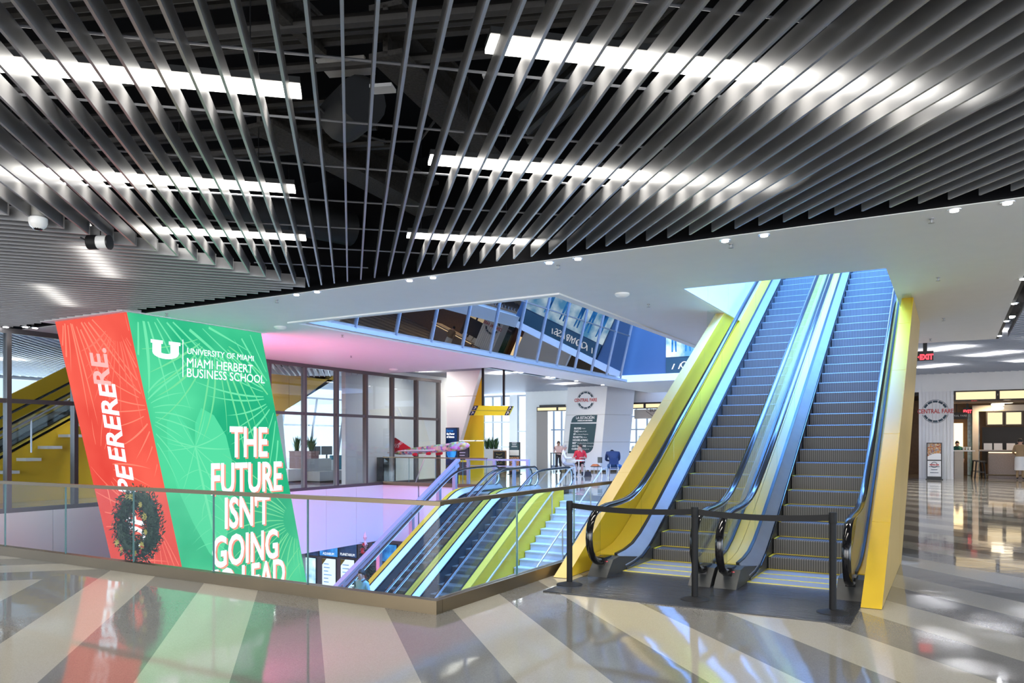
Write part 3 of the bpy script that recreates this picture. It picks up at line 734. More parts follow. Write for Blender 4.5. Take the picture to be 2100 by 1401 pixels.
def escalator(name, label, aL, aR, c, b0, b1, lo, hi, nb, nz0, nsteps, bottom_newel, top_newel, deckL, deckR, ylines=0, glass='glass'):
    """aL/aR: glass planes, c: where the nosing line leaves level lo=0, lo/hi: floor levels, nb/nz0: first nosing"""
    t = thing(name, ((aL + aR) / 2, b0, lo), label, 'escalator')
    sL, sR = aL + .15, aR - .15
    # steps
    sm = MB(); w = (sR - sL) / 2
    sm.prism([(-w, 0, -RISE - .02), (-w, 0, -.012), (-w, .012, 0), (-w, RUN + .02, 0), (-w, RUN + .02, -.06), (-w, .07, -RISE - .02)], (2 * w, 0, 0))
    first = sm.build('step', 'step', t); me = first.data
    me.transform(Matrix.Translation(OFF[t.name])); first.location = Vector(((sL + sR) / 2, nb, nz0)) - OFF[t.name]
    for k in range(nsteps):
        st = first if k == 0 else inst('step', me, t, ((sL + sR) / 2, nb + RUN * k, nz0 + RISE * k))
        if k < ylines:
            y = nb + RUN * k; z = nz0 + RISE * k; OFF[st.name] = Vector(((sL + sR) / 2, y, z))
            m_ = MB(); m_.box(sL, y + RUN - .03, z, sR, y + RUN, z + .004); m_.box(sL, y, z, sL + .03, y + RUN, z + .004); m_.box(sR - .03, y, z, sR, y + RUN, z + .004)
            m_.build('yellow_edge', 'sign_yellow', st)
    n = 46
    first.data.materials.append(M['nose'])
    for pl_ in me.polygons:
        if abs(pl_.normal.y + pl_.normal.z * -1) < .3 and pl_.normal.z > .3 and pl_.normal.y < -.3: pl_.material_index = 1
    bs = [b0 + (b1 - b0) * i / n for i in range(n + 1)]
    HO, DO = .87, .24
    def hz(b): return zl(b, c, HO, lo + .83, hi + .83, .25)
    def dz(b): return zl(b, c, DO, lo + .17, hi + .2, .22)
    bu = [b for b in bs if dz(b) - .62 > lo + .0] or bs[-2:]
    m_ = MB(); m_.slab([(aL - .06, b, dz(b) - .6) for b in bu], [(aR + .06, b, dz(b) - .6) for b in bu], (0, 0, -.25)); m_.build('truss', 'black_matte', t)
    bb = b0 + .36 if bottom_newel else b0; bt = b1 - .36 if top_newel else b1
    for side, a, deck in ((-1, aL, deckL), (1, aR, deckR)):
        inn = -side
        bs_d = [b for b in bs if b > bb + .26] if bottom_newel else bs
        # handrail
        path = []
        if bottom_newel:
            path.append((a, bb + .16, lo + .17))
            for i in range(13):
                th = math.radians(-90 - 180 * i / 12); path.append((a, bb + .33 * math.cos(th), lo + .5 + .33 * math.sin(th)))
        k = 60
        for i in range(1 if bottom_newel else 0, k + 1):
            b = bb + (bt - bb) * i / k; path.append((a, b, hz(b)))
        if top_newel:
            for i in range(1, 13):
                th = math.radians(90 - 180 * i / 12); path.append((a, bt + .33 * math.cos(th), hi + .5 + .33 * math.sin(th)))
        m_ = MB(); m_.tube(path, .044, 10, sx=.62, up=(1, 0, 0)); m_.build('handrail', 'rubber', t, smooth=True)
        # steel guide just inside the handrail
        gp = []
        for i, p in enumerate(path):
            q0 = Vector(path[max(0, i - 1)]); q1 = Vector(path[min(len(path) - 1, i + 1)]); d = (q1 - q0).normalized()
            nrm = Vector((0, d.z, -d.y)); gp.append(Vector(p) + nrm * .035)
        m_ = MB(); m_.tube(gp[1:], .026, 8, sx=.5, up=(1, 0, 0)); m_.build('handrail_guide', 'steel', t, smooth=True)
        # glass panes
        npn = max(3, round((bt - bb) / 1.45)); cut = [bb + (bt - bb) * i / npn for i in range(npn + 1)]
        for i in range(npn):
            x0, x1 = cut[i], cut[i + 1]; up_ = []; dn = []
            kk = 10
            for j in range(kk + 1):
                b = x0 + (x1 - x0 - .008) * j / kk; up_.append((a - .006, b, hz(b) - .06)); dn.append((a - .006, b, dz(b)))
            m_ = MB(); m_.slab(up_, dn, (.012, 0, 0))
            if i == 0 and bottom_newel:
                pts = [(a - .006, bb + .27 * math.cos(math.radians(90 + 180 * j / 12)), lo + .5 + .27 * math.sin(math.radians(90 + 180 * j / 12))) for j in range(13)]
                pts.insert(0, (a - .006, bb, hz(bb) - .06)); pts.append((a - .006, bb, dz(bb)))
                m_.prism(pts, (.012, 0, 0))
            if i == npn - 1 and top_newel:
                pts = [(a - .006, bt + .27 * math.cos(math.radians(90 - 180 * j / 12)), hi + .5 + .27 * math.sin(math.radians(90 - 180 * j / 12))) for j in range(13)]
                m_.prism(pts, (.012, 0, 0))
            m_.build('glass_panel', glass, t)
        # decks, skirt
        A = [(a + inn * .018, b, dz(b) + .012) for b in bs_d]; B = [(a + inn * .135, b, dz(b) - .12) for b in bs_d]
        m_ = MB(); m_.slab(A, B, (0, 0, -.03)); m_.build('inner_deck', 'steel_deck', t, smooth=True)
        A = [(a + inn * .137, b, dz(b) - .125) for b in bs_d]; B = [(a + inn * .142, b, dz(b) - .62) for b in bs_d]
        m_ = MB(); m_.slab(A, B, (-inn * .01, 0, 0)); m_.build('skirt_panel', 'darksteel', t, smooth=True)
        A = [(a + inn * .142, b, dz(b) - .15) for b in bs_d]; B = [(a + inn * .142, b, dz(b) - .175) for b in bs_d]
        m_ = MB(); m_.slab(A, B, (inn * .008, 0, 0)); m_.build('brush_strip', 'rubber', t)
        if deck:
            wd, dm = deck
            A = [(a + side * .018, b, dz(b) - .0) for b in bs_d]; B = [(a + side * wd, b, dz(b) - .0) for b in bs_d]
            m_ = MB(); m_.slab(A, B, (0, 0, -.04)); m_.build('outer_deck', dm, t, smooth=True)
            A = [(a - .02, b, dz(b) + .002) for b in bs_d]; B = [(a + .02, b, dz(b) + .002) for b in bs_d]
            m_ = MB(); m_.slab([(p[0], p[1], p[2] + .02) for p in A], [(p[0], p[1], p[2] + .02) for p in B], (0, 0, -.03)); m_.build('glass_channel', 'black_metal', t, smooth=True)
        if bottom_newel:
            m_ = MB(); w0 = min(a + inn * .13, a - inn * .12); w1 = max(a + inn * .13, a - inn * .12)
            prof = [(bb - .12, lo), (bb + .95, lo), (bb + .95, lo + .13), (bb + .3, lo + .215), (bb + .1, lo + .2), (bb - .02, lo + .1)]
            m_.prism([(w0, y, z) for y, z in prof], (w1 - w0, 0, 0)); ft = m_.build('newel_foot', 'foot', t)
            m_ = MB(); m_.lathe((a + inn * .06, bb + .1, lo + .165), [(.014, -.03), (.014, .0)], 10, axis='y'); m_.build('indicator_light', 'red_led', ft)
            m_ = MB(); m_.box(a - .05, bb + .02, lo + .12, a + .05, bb + .24, lo + .23); m_.build('handrail_inlet', 'rubber', ft)
    return t

def comb(t, sL, sR, y0, y1, lines):
    m_ = MB(); m_.box(sL - .1, y0, .002, sR + .1, y1, .016); cp = m_.build('comb_plate', 'comb', t)
    for y in lines:
        m_ = MB(); m_.box(sL - .02, y - .02, .016, sR + .02, y + .02, .02); m_.build('yellow_line', 'sign_yellow', cp)
    for x in (sL - .02, sR + .02):
        m_ = MB(); m_.box(x - .018, y0, .016, x + .018, y1, .0195); m_.build('yellow_line', 'sign_yellow', cp)

B0 = 8.26
UA = (-3.70, -2.45, -2.17, -.90)
e1 = escalator('escalator', 'left of the two big escalators climbing through the ceiling', UA[0], UA[1], 9.86, B0, 21.5, 0, 7.3, 10.12, .17, 33, True, False, (.28, 'yellow'), (.135, 'lime'), 6)
e2 = escalator('escalator', 'right of the two big escalators climbing through the ceiling', UA[2], UA[3], 9.86, B0, 21.5, 0, 7.3, 10.12, .17, 33, True, False, (.14, 'lime'), (.13, 'yellow'), 6)
comb(e1, UA[0] + .15, UA[1] - .15, 9.03, 10.12, (9.05, 9.38, 9.72, 10.09)); comb(e2, UA[2] + .15, UA[3] - .15, 9.03, 10.12, (9.05, 9.38, 9.72, 10.09))
# yellow cladding walls along both outer sides, in separate panels
def cladding(t, x0, x1, cuts, mats, bs=8.27, cb=11.7):
    for p, q in zip(cuts[:-1], cuts[1:]):
        q_ = q - .008
        zt = lambda b: min(CE + .0, TAN * (b - bs)); zb = lambda b: max(.004, TAN * (b - cb))
        ys = sorted(set([p, q_] + [v for v in (cb, bs + CE / TAN) if p < v < q_]))
        m_ = MB()
        for a_, b_ in zip(ys[:-1], ys[1:]):
            if zt(b_) - zb(b_) < .003: continue
            za = max(zt(a_), zb(a_) + .001)
            m_.v += [(x0, a_, zb(a_)), (x1, a_, zb(a_)), (x1, b_, zb(b_)), (x0, b_, zb(b_)), (x0, a_, za), (x1, a_, za), (x1, b_, zt(b_)), (x0, b_, zt(b_))]
            n = len(m_.v) - 8
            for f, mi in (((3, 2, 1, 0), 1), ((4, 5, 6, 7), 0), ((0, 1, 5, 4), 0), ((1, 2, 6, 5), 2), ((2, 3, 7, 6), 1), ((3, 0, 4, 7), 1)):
                m_.f.append(tuple(n + i for i in f)); m_.mi.append(mi)
        m_.build('cladding_panel', mats, t)
cladding(e1, -4.16, -3.99, [8.27, 10.35, 12.3, 14.2, 15.6, 17.4, 19.05], ['gold_top_lit', 'gold', 'yellow'])
cladding(e2, -.77, -.58, [8.27, 9.55, 11.3, 13.0, 14.6, 16.4, 18.95], ['yellow', 'yellow', 'gold'])
# inner closing strip between balustrade and cladding, and the clear guards at the ceiling
for t, x in ((e1, -4.2), (e2, -.74)):
    m_ = MB(); yy = 15.25; pts = [(x, yy - .1, CE), (x, yy + .5, CE), (x, yy + .2, CE - .35), (x, yy - .02, CE - .62), (x, yy - .16, CE - .58)]
    m_.prism(pts, (.14, 0, 0)); m_.build('clear_guard', 'glass', t)
m_ = MB(); m_.box(-.935, 8.62, .46, -.925, 8.86, .66); pl = m_.build('stop_sign_plate', 'black_metal', e2)
m_ = MB(); m_.box(-.94, 8.69, .53, -.935, 8.79, .575); m_.build('stop_mark', 'redink', pl)
# floor mat in front
m_ = MB(); m_.box(-3.86, 7.42, .001, -.77, 9.03, .012)
tag(m_.build('entrance_mat', 'mat'), 'dark ribbed floor mat in front of the big escalators', 'mat')

# ------------------------------------------------------------------ lower escalators and stairs
LC = 20.0; LN = 27; LNB = 20.25 - LN * RUN; LNZ = -LN * RISE
LA = (-13.40, -12.15, -11.90, -10.65, -8.0, -6.75)
for i, (p, q, lab, dl, dr) in enumerate(((0, 1, 'left lower escalator descending beside the sloping lilac railing', (.20, 'yellow'), (.12, 'lime')),
                                         (2, 3, 'right lower escalator descending beside the white stairs', (.12, 'lime'), (.22, 'lime')),
                                         (4, 5, 'lower escalator right of the white stairs, mostly hidden', (.16, 'steel_deck'), (.16, 'lime')))):
    e = escalator('lower_escalator', lab, LA[p], LA[q], LC, 10.2, 22.55, -5.5, 0, LNB, LNZ, LN + 1, False, True, dl, dr)
    m_ = MB(); m_.box(LA[p] - .1, 20.55, -.3, LA[q] + .1, LAND, -.001); m_.build('landing_plate', 'comb', e)
    A = []; B = []
    side_x = LA[q] + (.22 if i == 1 else .14)
    for j in range(21):
        b = 10.2 + (LAND - 10.2) * j / 20; zt = zl(b, LC, .24, -5.33, .2, .22) - .03
        A.append((side_x, b, zt)); B.append((side_x, b, zt - 1.5))
    if i: m_ = MB(); m_.slab(A, B, (-.05, 0, 0)); m_.build('side_cladding', 'yellow', e)
    sx_ = LA[p] - .16
    if i != 1: m_ = MB(); m_.slab([(sx_, p_[1], p_[2]) for p_ in A], [(sx_, p_[1], p_[2] - .7) for p_ in A], (-.04, 0, 0)); m_.build('side_cladding', 'lavender' if i == 0 else 'lime', e)
st = thing('staircase', (-9.2, 16, -5.5), 'white stone stairs beside the lower escalators', 'stairs')
SR, SRUN = .181, .316
SX0, SX1 = -10.41, -8.24
m0 = None
for k in range(1, 30):
    y = LAND - SRUN * k; z = -SR * k
    if m0 is None:
        m_ = MB(); m_.box(SX0, y, z - .3, SX1, y + SRUN + .02, z - .03); m_.box(SX0, y - .025, z - .03, SX1, y + SRUN, z); o = m_.build('step', 'stone', st); m0 = o.data; base0 = Vector((0, y, z))
    else: inst('step', m0, st, OFF[st.name] + Vector((0, y, z)) - base0)
def stair_rail(x, lab, posts):
    pts = []
    pts.append((x, LAND - 9.3, -SR * 29 + .72)); pts.append((x, LAND + .15, .78)); pts.append((x, LAND + .55, .84)); pts.append((x, LAND + .6, .02))
    m_ = MB(); m_.tube(pts, .028, 8)
    for b in posts:
        zz = (b - LAND) * SR / SRUN; m_.tube([(x, b, zz - .1), (x, b, zz + .72)], .02, 6)
    return m_.build('handrail', 'steel', st, smooth=True)
stair_rail(SX0 + .1, '', (20.4, 18.3, 16.2, 14.2)); stair_rail((SX0 + SX1) / 2 + .1, '', (20.8, 18.9, 17.0, 15.1))
# sloping lilac guard left of the lower escalators
gx = -14.0
gr = thing('sloping_guardrail', (gx, 16, -5.5), 'sloping lilac steel guardrail with posts beside the left lower escalator', 'guardrail')
def gzz(b): return TAN * .97 * (b - 20.9) + 1.05
for dz_, w, h in ((0, .16, .07), (-.17, .07, .12)):
    m_ = MB(); m_.bar((gx, 11.0, gzz(11.0) + dz_), (gx, 20.9, gzz(20.9) + dz_), w, h); m_.build('rail', 'lavender', gr)
m_ = MB(); m_.bar((gx + .2, 11.0, gzz(11.0) - .98), (gx + .2, 20.9, gzz(20.9) - .98), .3, .12); m_.build('stringer', 'lavender', gr)
for b in (12.4, 13.9, 15.4, 16.9, 18.4, 19.8, 20.7):
    m_ = MB(); m_.box(gx - .06, b - .06, gzz(b) - 1.0, gx + .06, b + .06, gzz(b) - .05); m_.build('post', 'lavender', gr)
gr2 = thing('landing_guardrail', (gx, 21.6, 0), 'short lilac steel guardrail on the landing above the lower escalators', 'guardrail')
m_ = MB(); m_.bar((-15.2, 23.2, 1.0), (-12.6, 23.2, 1.0), .1, .06); m_.bar((-15.2, 23.2, .78), (-12.6, 23.2, .78), .03, .03); m_.build('rail', 'lavender', gr2)
for x in (-15.1, -14.0, -13.2, -12.65):
    m_ = MB(); m_.box(x - .05, 23.15, 0, x + .05, 23.25, .97); m_.build('post', 'lavender', gr2)

# ================================================================== LED TOWER
TA0, TA1, TB0, TB1 = -16.8, -14.3, 9.45, 12.9
TL = .24
def tw(a, u, z): return Vector((a, u + TL * (CE - z), z))
tower = thing('screen_tower', (TA1, TB0 + 2, -5.5), 'leaning red and green screen tower reaching the ceiling', 'screen')
ZT, ZB = CE - .02, -5.45
m_ = MB(); e_ = .05
m_.hexa([tw(TA0 + e_, TB0 + e_, ZB), tw(TA1 - e_, TB0 + e_, ZB), tw(TA1 - e_, TB1 - e_, ZB), tw(TA0 + e_, TB1 - e_, ZB), tw(TA0 + e_, TB0 + e_, ZT), tw(TA1 - e_, TB0 + e_, ZT), tw(TA1 - e_, TB1 - e_, ZT), tw(TA0 + e_, TB1 - e_, ZT)])
m_.build('core', 'black_matte', tower)
m_ = MB(); m_.prism([tw(TA0, TB0, ZB), tw(TA1 - .02, TB0, ZB), tw(TA1 - .02, TB0, ZT), tw(TA0, TB0, ZT)], (0, .04, 0)); rs = m_.build('red_screen', 'scr_red', tower)
m_ = MB(); m_.prism([tw(TA1 - .04, TB0 + .02, ZB), tw(TA1 - .04, TB1, ZB), tw(TA1 - .04, TB1, ZT), tw(TA1 - .04, TB0 + .02, ZT)], (.04, 0, 0)); gs = m_.build('green_screen', 'scr_green', tower)
m_ = MB(); m_.prism([tw(TA0, TB1 - .04, ZB), tw(TA1 - .05, TB1 - .04, ZB), tw(TA1 - .05, TB1 - .04, ZT), tw(TA0, TB1 - .04, ZT)], (0, .04, 0)); m_.build('back_screen', 'scr_pink', tower)
m_ = MB(); m_.box(TA0 - .35, TB0 - .12, CE - .015, TA1 + .06, TB1 + .1, CE + .06); m_.build('ceiling_frame', 'white', tower)
GX = TA1 + .004
def gpt(u, v, lift=0.0): z = ZT - v; return Vector((GX + lift, TB0 + u + TL * (CE - z), z))       # green face coordinates
def rpt(u, v, lift=0.0): z = ZT - v; return Vector((TA0 + u, TB0 - .004 - lift + TL * (CE - z), z))
def blades(mb, fpt, W, cx, cy, n, a0, a1, l0, l1, w, curve=.0, lift=.002, off=.45):
    for i in range(n):
        a = math.radians(a0 + (a1 - a0) * (i + random.uniform(-.25, .25)) / max(1, n - 1)); L = random.uniform(l0, l1); ww = w * random.uniform(.6, 1.3)
        bend = curve * random.uniform(.3, 1.2); prev = None; K = 10; o_ = off if n > 1 else 0; x, y = cx + math.cos(a) * o_, cy + math.sin(a) * o_
        for k in range(K + 1):
            f = k / K; half = ww * (math.sin(math.pi * min(1, .08 + f * .92)) ** .7) * (1 - .55 * f) / 2
            dx, dy = math.cos(a), math.sin(a); p = (x - dy * half, y + dx * half); q = (x + dy * half, y - dx * half)
            if prev and all(0.02 < s_[0] < W - .03 and .02 < s_[1] < 9.5 for s_ in (p, q) + prev):
                mb.poly([fpt(prev[0][0], prev[0][1], lift), fpt(p[0], p[1], lift), fpt(q[0], q[1], lift), fpt(prev[1][0], prev[1][1], lift)])
            prev = (p, q); x += dx * L / K; y += dy * L / K; a += bend / K
GW = TB1 - TB0
def leafshape(mb, fpt, W, cx, cy, pts, lift):
    mb.poly([fpt(cx + x, cy + y, lift) for x, y in pts])
# broad heart shaped leaf, veins and palm blades on the green face
def sub_leaf(mb, fpt, W, pts, lift):
    mb.poly([fpt(x, y, lift) for x, y in pts])
m_ = MB()
leafshape(m_, gpt, GW, .95, 2.15, [(0, .55), (-.1, .1), (-.33, -.25), (-.58, .05), (-.70, .7), (-.66, 1.4), (-.45, 2.2), (-.2, 2.9), (0, 3.2), (.3, 2.7), (.7, 1.9), (.92, 1.0), (.88, .3), (.66, -.15), (.36, -.3), (.12, .05)], .0015)
m_.build('broad_leaf_image', 'g_leaf2', gs)
m_ = MB(); W_ = GW
for (dx, dy, bend) in ((-.66, -.55, .5), (-.7, -.1, .4), (-.7, .45, .3), (-.6, 1.1, .2), (.9, -.5, -.5), (.95, 0, -.4), (.9, .55, -.3), (.75, 1.2, -.2), (-.3, -.8, .3), (.36, -.85, -.3)):
    blades(m_, gpt, W_, .95, 2.70, 1, math.degrees(math.atan2(dy, dx)) - math.degrees(bend) / 2, 0, math.hypot(dx, dy), math.hypot(dx, dy), .035, bend, .003)
blades(m_, gpt, W_, .95, 2.70, 1, 90, 90, 5.2, 5.2, .075, -.12, .003)
for k in range(8):
    for sg in (-1, 1): blades(m_, gpt, W_, .95, 3.2 + k * .33, 1, 90 - sg * 62, 0, .5, .75, .02, sg * .5, .003)
m_.build('leaf_vein_image', 'g_leaf', gs)['kind'] = 'stuff'
m_ = MB(); blades(m_, gpt, W_, .35, -.5, 16, 8, 165, 1.6, 3.0, .075, .25); blades(m_, gpt, W_, 3.6, 1.5, 14, 100, 250, 1.0, 2.4, .045, .35); blades(m_, gpt, W_, -.3, 2.0, 10, -50, 60, .7, 1.5, .04, .5)
m_.build('palm_blade_image', 'g_leaf', gs)['kind'] = 'stuff'
m_ = MB(); blades(m_, gpt, W_, 2.0, .2, 14, 30, 160, 1.2, 2.6, .05, .5); blades(m_, gpt, W_, 1.8, 7.4, 24, -100, 40, 1.0, 2.6, .06, .6); blades(m_, gpt, W_, 3.5, 4.6, 18, 90, 230, .7, 2.2, .04, -.6)
blades(m_, gpt, W_, .1, 8.0, 14, -85, 10, .8, 2.2, .06, .4); blades(m_, gpt, W_, 3.4, 7.6, 16, 150, 270, .8, 2.4, .05, .5)
m_.build('palm_blade_image', 'g_leaf3', gs)['kind'] = 'stuff'
RW_ = TA1 - TA0
m_ = MB(); blades(m_, rpt, RW_, .55, -.6, 14, 40, 135, 1.3, 2.6, .055, .2); blades(m_, rpt, RW_, 2.9, 1.9, 12, 110, 250, .9, 1.9, .04, .4); blades(m_, rpt, RW_, .45, 3.1, 9, -90, 80, .4, 1.3, .035, .4)
m_.build('palm_blade_image', 'r_leaf', rs)['kind'] = 'stuff'
m_ = MB(); blades(m_, rpt, RW_, 2.1, .1, 12, 60, 150, .9, 2.1, .05, .4); blades(m_, rpt, RW_, 1.9, 4.2, 14, 60, 200, .8, 2.1, .045, .5); blades(m_, rpt, RW_, .2, 5.4, 14, -70, 90, .8, 2.0, .05, .4); blades(m_, rpt, RW_, 2.6, 6.8, 14, 120, 270, .8, 2.2, .05, .4)
m_.build('palm_blade_image', 'r_leaf2', rs)['kind'] = 'stuff'
# lettering, upright on the green face
RT, UP = (0, 1, 0), (0, 0, 1)
def gtext(body, px, py, h, m='scr_white', align='CENTER', lift=.012, name='lettering', bold=0.0, sx=1.0, shadow=False):
    p = onA(px, py, GX + lift)
    if shadow: text('lettering_shadow', body, h, (GX + lift - .006, p.y + .05, p.z - .035), RT, UP, 'scr_coral', gs, align, bold=bold, sx=sx, ext=.001)
    return text(name, body, h, p, RT, UP, m, gs, align, bold=bold, sx=sx, ext=.001)
gtext('UNIVERSITY OF MIAMI', 383, 720, .185, align='LEFT', sx=1.0)
gtext('MIAMI HERBERT', 382, 744, .275, align='LEFT', sx=.93)
gtext('BUSINESS SCHOOL', 382, 765, .275, align='LEFT', sx=.93)
p = onA(375, 735, GX + .012); m_ = MB(); m_.box(p.x, p.y - .008, p.z - .4, p.x + .003, p.y + .008, p.z + .4); m_.build('divider_line', 'scr_white', gs)
c = onA(340, 719, GX + .012); m_ = MB()     # the U mark: two serifed uprights joined by a curved bottom
for s_ in (-1, 1):
    m_.box(c.x, c.y + s_ * .21 - .1, c.z - .06, c.x + .003, c.y + s_ * .21 + .1, c.z + .20)
    m_.box(c.x, c.y + s_ * .21 - .14, c.z + .13, c.x + .003, c.y + s_ * .21 + .14, c.z + .20)
K = 12; A = []; Bq = []
for i in range(K + 1):
    th = math.radians(180 + 180 * i / K); A.append((c.x, c.y + .31 * math.cos(th), c.z - .05 + .13 * math.sin(th))); Bq.append((c.x, c.y + .11 * math.cos(th), c.z - .05 + .02 * math.sin(th)))
m_.slab(A, Bq, (.003, 0, 0)); m_.build('u_mark', 'scr_white', gs)
for body, px, py, h, sx in (('THE', 511, 910, .98, .62), ('FUTURE', 508, 983, .98, .60), ("ISN'T", 507, 1052, .98, .60), ('GOING', 506, 1127, .98, .60), ('TO LEAD', 508, 1192, .98, .58)):
    gtext(body, px, py, h, bold=.022, sx=sx, shadow=True)
# upward reading word on the red face
nR = Vector((0, 1, TL)); kR = TB0 - .014 + TL * CE
upv = Vector((0, -TL, 1)).normalized()
def rtext(body, px, py, h, m, sx=1.0, bold=.02):
    p = onP(px, py, nR, kR)
    dirv = (onP(px - 18, py - 120, nR, kR) - onP(px, py, nR, kR)).normalized()
    side = dirv.cross(Vector((0, -1, -TL)).normalized()) * -1
    return text('lettering', body, h, p, dirv, side, m, rs, 'CENTER', bold=bold, sx=sx, ext=.001)
rtext('RE.', 207, 752, .80, 'scr_pale', .80); rtext('ERERE', 232, 868, .80, 'scr_white', .80); rtext('PE', 259, 985, .80, 'scr_white', .80); rtext('UP', 281, 1085, .80, 'scr_white', .95)

# ================================================================== STANCHIONS
def stanchion(px, py, label):
    p = onZ(px, py, 0)
    t = thing('belt_post', (p.x, p.y, 0), label, 'stanchion', 'black belt barrier posts')
    m_ = MB(); m_.lathe((p.x, p.y, 0), [(.148, 0), (.15, .008), (.145, .018), (.06, .04), (.04, .045)], 28); m_.build('base', 'black_matte', t, smooth=True)
    m_ = MB(); m_.lathe((p.x, p.y, 0), [(.033, .04), (.033, .86)], 18); m_.build('pole', 'black_matte', t, smooth=True)
    m_ = MB(); m_.lathe((p.x, p.y, 0), [(.037, .86), (.038, .865), (.038, .96), (.034, .966)], 18); m_.build('belt_head', 'black_matte', t, smooth=True)
    return t, p
s1, q1_ = stanchion(1168, 1201, 'black belt barrier post nearest the glass railing')
s2, q2_ = stanchion(1425, 1232, 'middle black belt barrier post before the escalators')
s3, q3_ = stanchion(1708, 1259, 'black belt barrier post beside the right yellow panel')
for t, p, q in ((s1, q1_, q2_), (s2, q2_, q3_)):
    d = (q - p).normalized(); m_ = MB(); K = 10
    A = [p + (q - p) * (i / K) + Vector((0, 0, .945 - .03 * math.sin(math.pi * i / K))) for i in range(K + 1)]
    A[0] += d * .03; A[-1] -= d * .03
    m_.slab(A, [v - Vector((0, 0, .06)) for v in A], d.cross(Vector((0, 0, 1))) * .003); m_.build('belt', 'black_matte', t)

# ================================================================== WREATH
wc = onB(282, 1076, AY0 + .15)
wr = thing('christmas_wreath', (wc.x, wc.y, .12), 'dark fir wreath with gold flowers hanging on the railing', 'wreath')
m_ = MB(); g_ = MB()
RX, RZ = .315, .35
for i in range(3400):
    th = random.uniform(0, 2 * math.pi); ph = random.uniform(0, 2 * math.pi); rr = .15 * math.sqrt(random.random())
    rad = Vector((math.cos(th), 0, math.sin(th))); c = Vector((wc.x + RX * math.cos(th), wc.y, wc.z + RZ * math.sin(th)))
    c += rad * rr * math.cos(ph) + Vector((0, rr * .75 * math.sin(ph), 0))
    d = Vector((random.uniform(-1, 1), random.uniform(-.8, .8), random.uniform(-1, 1))) + rad * .6 * math.cos(ph) + Vector((-math.sin(th), 0, math.cos(th))) * .7
    d.normalize(); L = random.uniform(.03, .075); s_ = d.cross(Vector((random.uniform(-1, 1), random.uniform(-1, 1), random.uniform(-1, 1)))).normalized() * L * .16
    m_.poly([c, c + d * L * .5 + s_, c + d * L, c + d * L * .5 - s_])
fo = m_.build('fir_foliage', 'leafdark', wr, fix=False); fo['kind'] = 'stuff'
m_ = MB(); K = 28; m_.tube([(wc.x + RX * math.cos(2 * math.pi * i / K), wc.y, wc.z + RZ * math.sin(2 * math.pi * i / K)) for i in range(K + 1)], .075, 7); m_.build('ring', 'leafdark', wr)
for th, s_ in ((20, 1.0), (48, .8), (78, .9), (100, .7), (-10, .8), (-40, 1.0), (-70, .9), (-120, .8), (-140, 1.0), (88, .8)):
    th = math.radians(th); c = Vector((wc.x + RX * 1.05 * math.cos(th), wc.y - .10, wc.z + RZ * 1.05 * math.sin(th)))
    m_ = MB()
    for k in range(7):
        a = 2 * math.pi * k / 7; d = Vector((math.cos(a), -.35, math.sin(a))).normalized(); s2_ = d.cross(Vector((0, 1, 0))).normalized() * .016 * s_; L = .062 * s_
        m_.poly([c, c + d * L * .5 + s2_, c + d * L, c + d * L * .5 - s2_])
    m_.build('gold_flower', 'leafgold', wr, fix=False)
for i in range(16):
    th = random.uniform(0, 2 * math.pi); c = Vector((wc.x + RX * random.uniform(.8, 1.25) * math.cos(th), wc.y - .1, wc.z + RZ * random.uniform(.8, 1.2) * math.sin(th)))
    m_ = MB(); m_.lathe(c, [(.004, -.017), (.014, -.009), (.017, 0), (.014, .009), (.004, .017)], 8); m_.build('red_berry', 'berry', wr, smooth=True)
# ================================================================== BACKGROUND
XR, XL_ = (1, 0, 0), (-1, 0, 0)
def logo(parent, c, r, m1='ink', m2='redink'):
    """ring of dark blocks with the name across it, on a plane facing -y"""
    y = c[1]
    def arc(r0, r1, a0, a1, k):
        A = [(c[0] + r0 * math.cos(math.radians(a0 + (a1 - a0) * i / k)), y, c[2] + r0 * math.sin(math.radians(a0 + (a1 - a0) * i / k))) for i in range(k + 1)]
        B = [(c[0] + r1 * math.cos(math.radians(a0 + (a1 - a0) * i / k)), y, c[2] + r1 * math.sin(math.radians(a0 + (a1 - a0) * i / k))) for i in range(k + 1)]
        return A, B
    m_ = MB()
    for s_ in (0, 180):
        A, B = arc(r * .97, r, s_ + 15, s_ + 165, 24); m_.slab(A, B, (0, -.006, 0))
    m_.build('logo_ring', m1, parent)
    for s_ in (0, 180):
        for k in range(5):
            a0 = s_ + 22 + k * 28; A, B = arc(r * .76, r * .93, a0, a0 + 24, 6); m_ = MB(); m_.slab(A, B, (0, -.006, 0)); m_.build('logo_block', m1, parent)
    text('lettering', 'CENTRAL FARE', r * .50, (c[0], y - .008, c[2]), XR, UP, m2, parent, bold=.006, ext=.002, sx=.78)

BW = 38.6
# ---- right hand shop front --------------------------------------------------
xa, xb = onB(1884, 900, BW).x, onB(1956, 900, BW).x
cb = thing('ribbed_column', ((xa + xb) / 2, BW, 0), 'white ribbed column with the round food hall logo on the right', 'column')
nb_ = 10
for i in range(nb_):
    m_ = MB(); x0 = xa + (xb - xa) * i / nb_; x1 = xa + (xb - xa) * (i + 1) / nb_
    m_.box(x0 + .006, BW, 0, x1 - .006, BW + .05, 3.86); m_.build('board', 'whitepanel', cb)
m_ = MB(); m_.box(xa + .02, BW + .04, 0, xb - .02, BW + .7, 3.86); m_.build('core', 'white', cb)
c = onB(1918, 844, BW - .01); logo(cb, (c.x, BW - .004, c.z), .52)
m_ = MB(); m_.box(xa - 4.5, BW, 3.86, 14, BW + .4, CF + .4)
m_.box(xa - 4.5, BW + .5, 0, xa - 1.2, BW + .7, 3.86)
struct('wall_right_shops', m_, 'white')
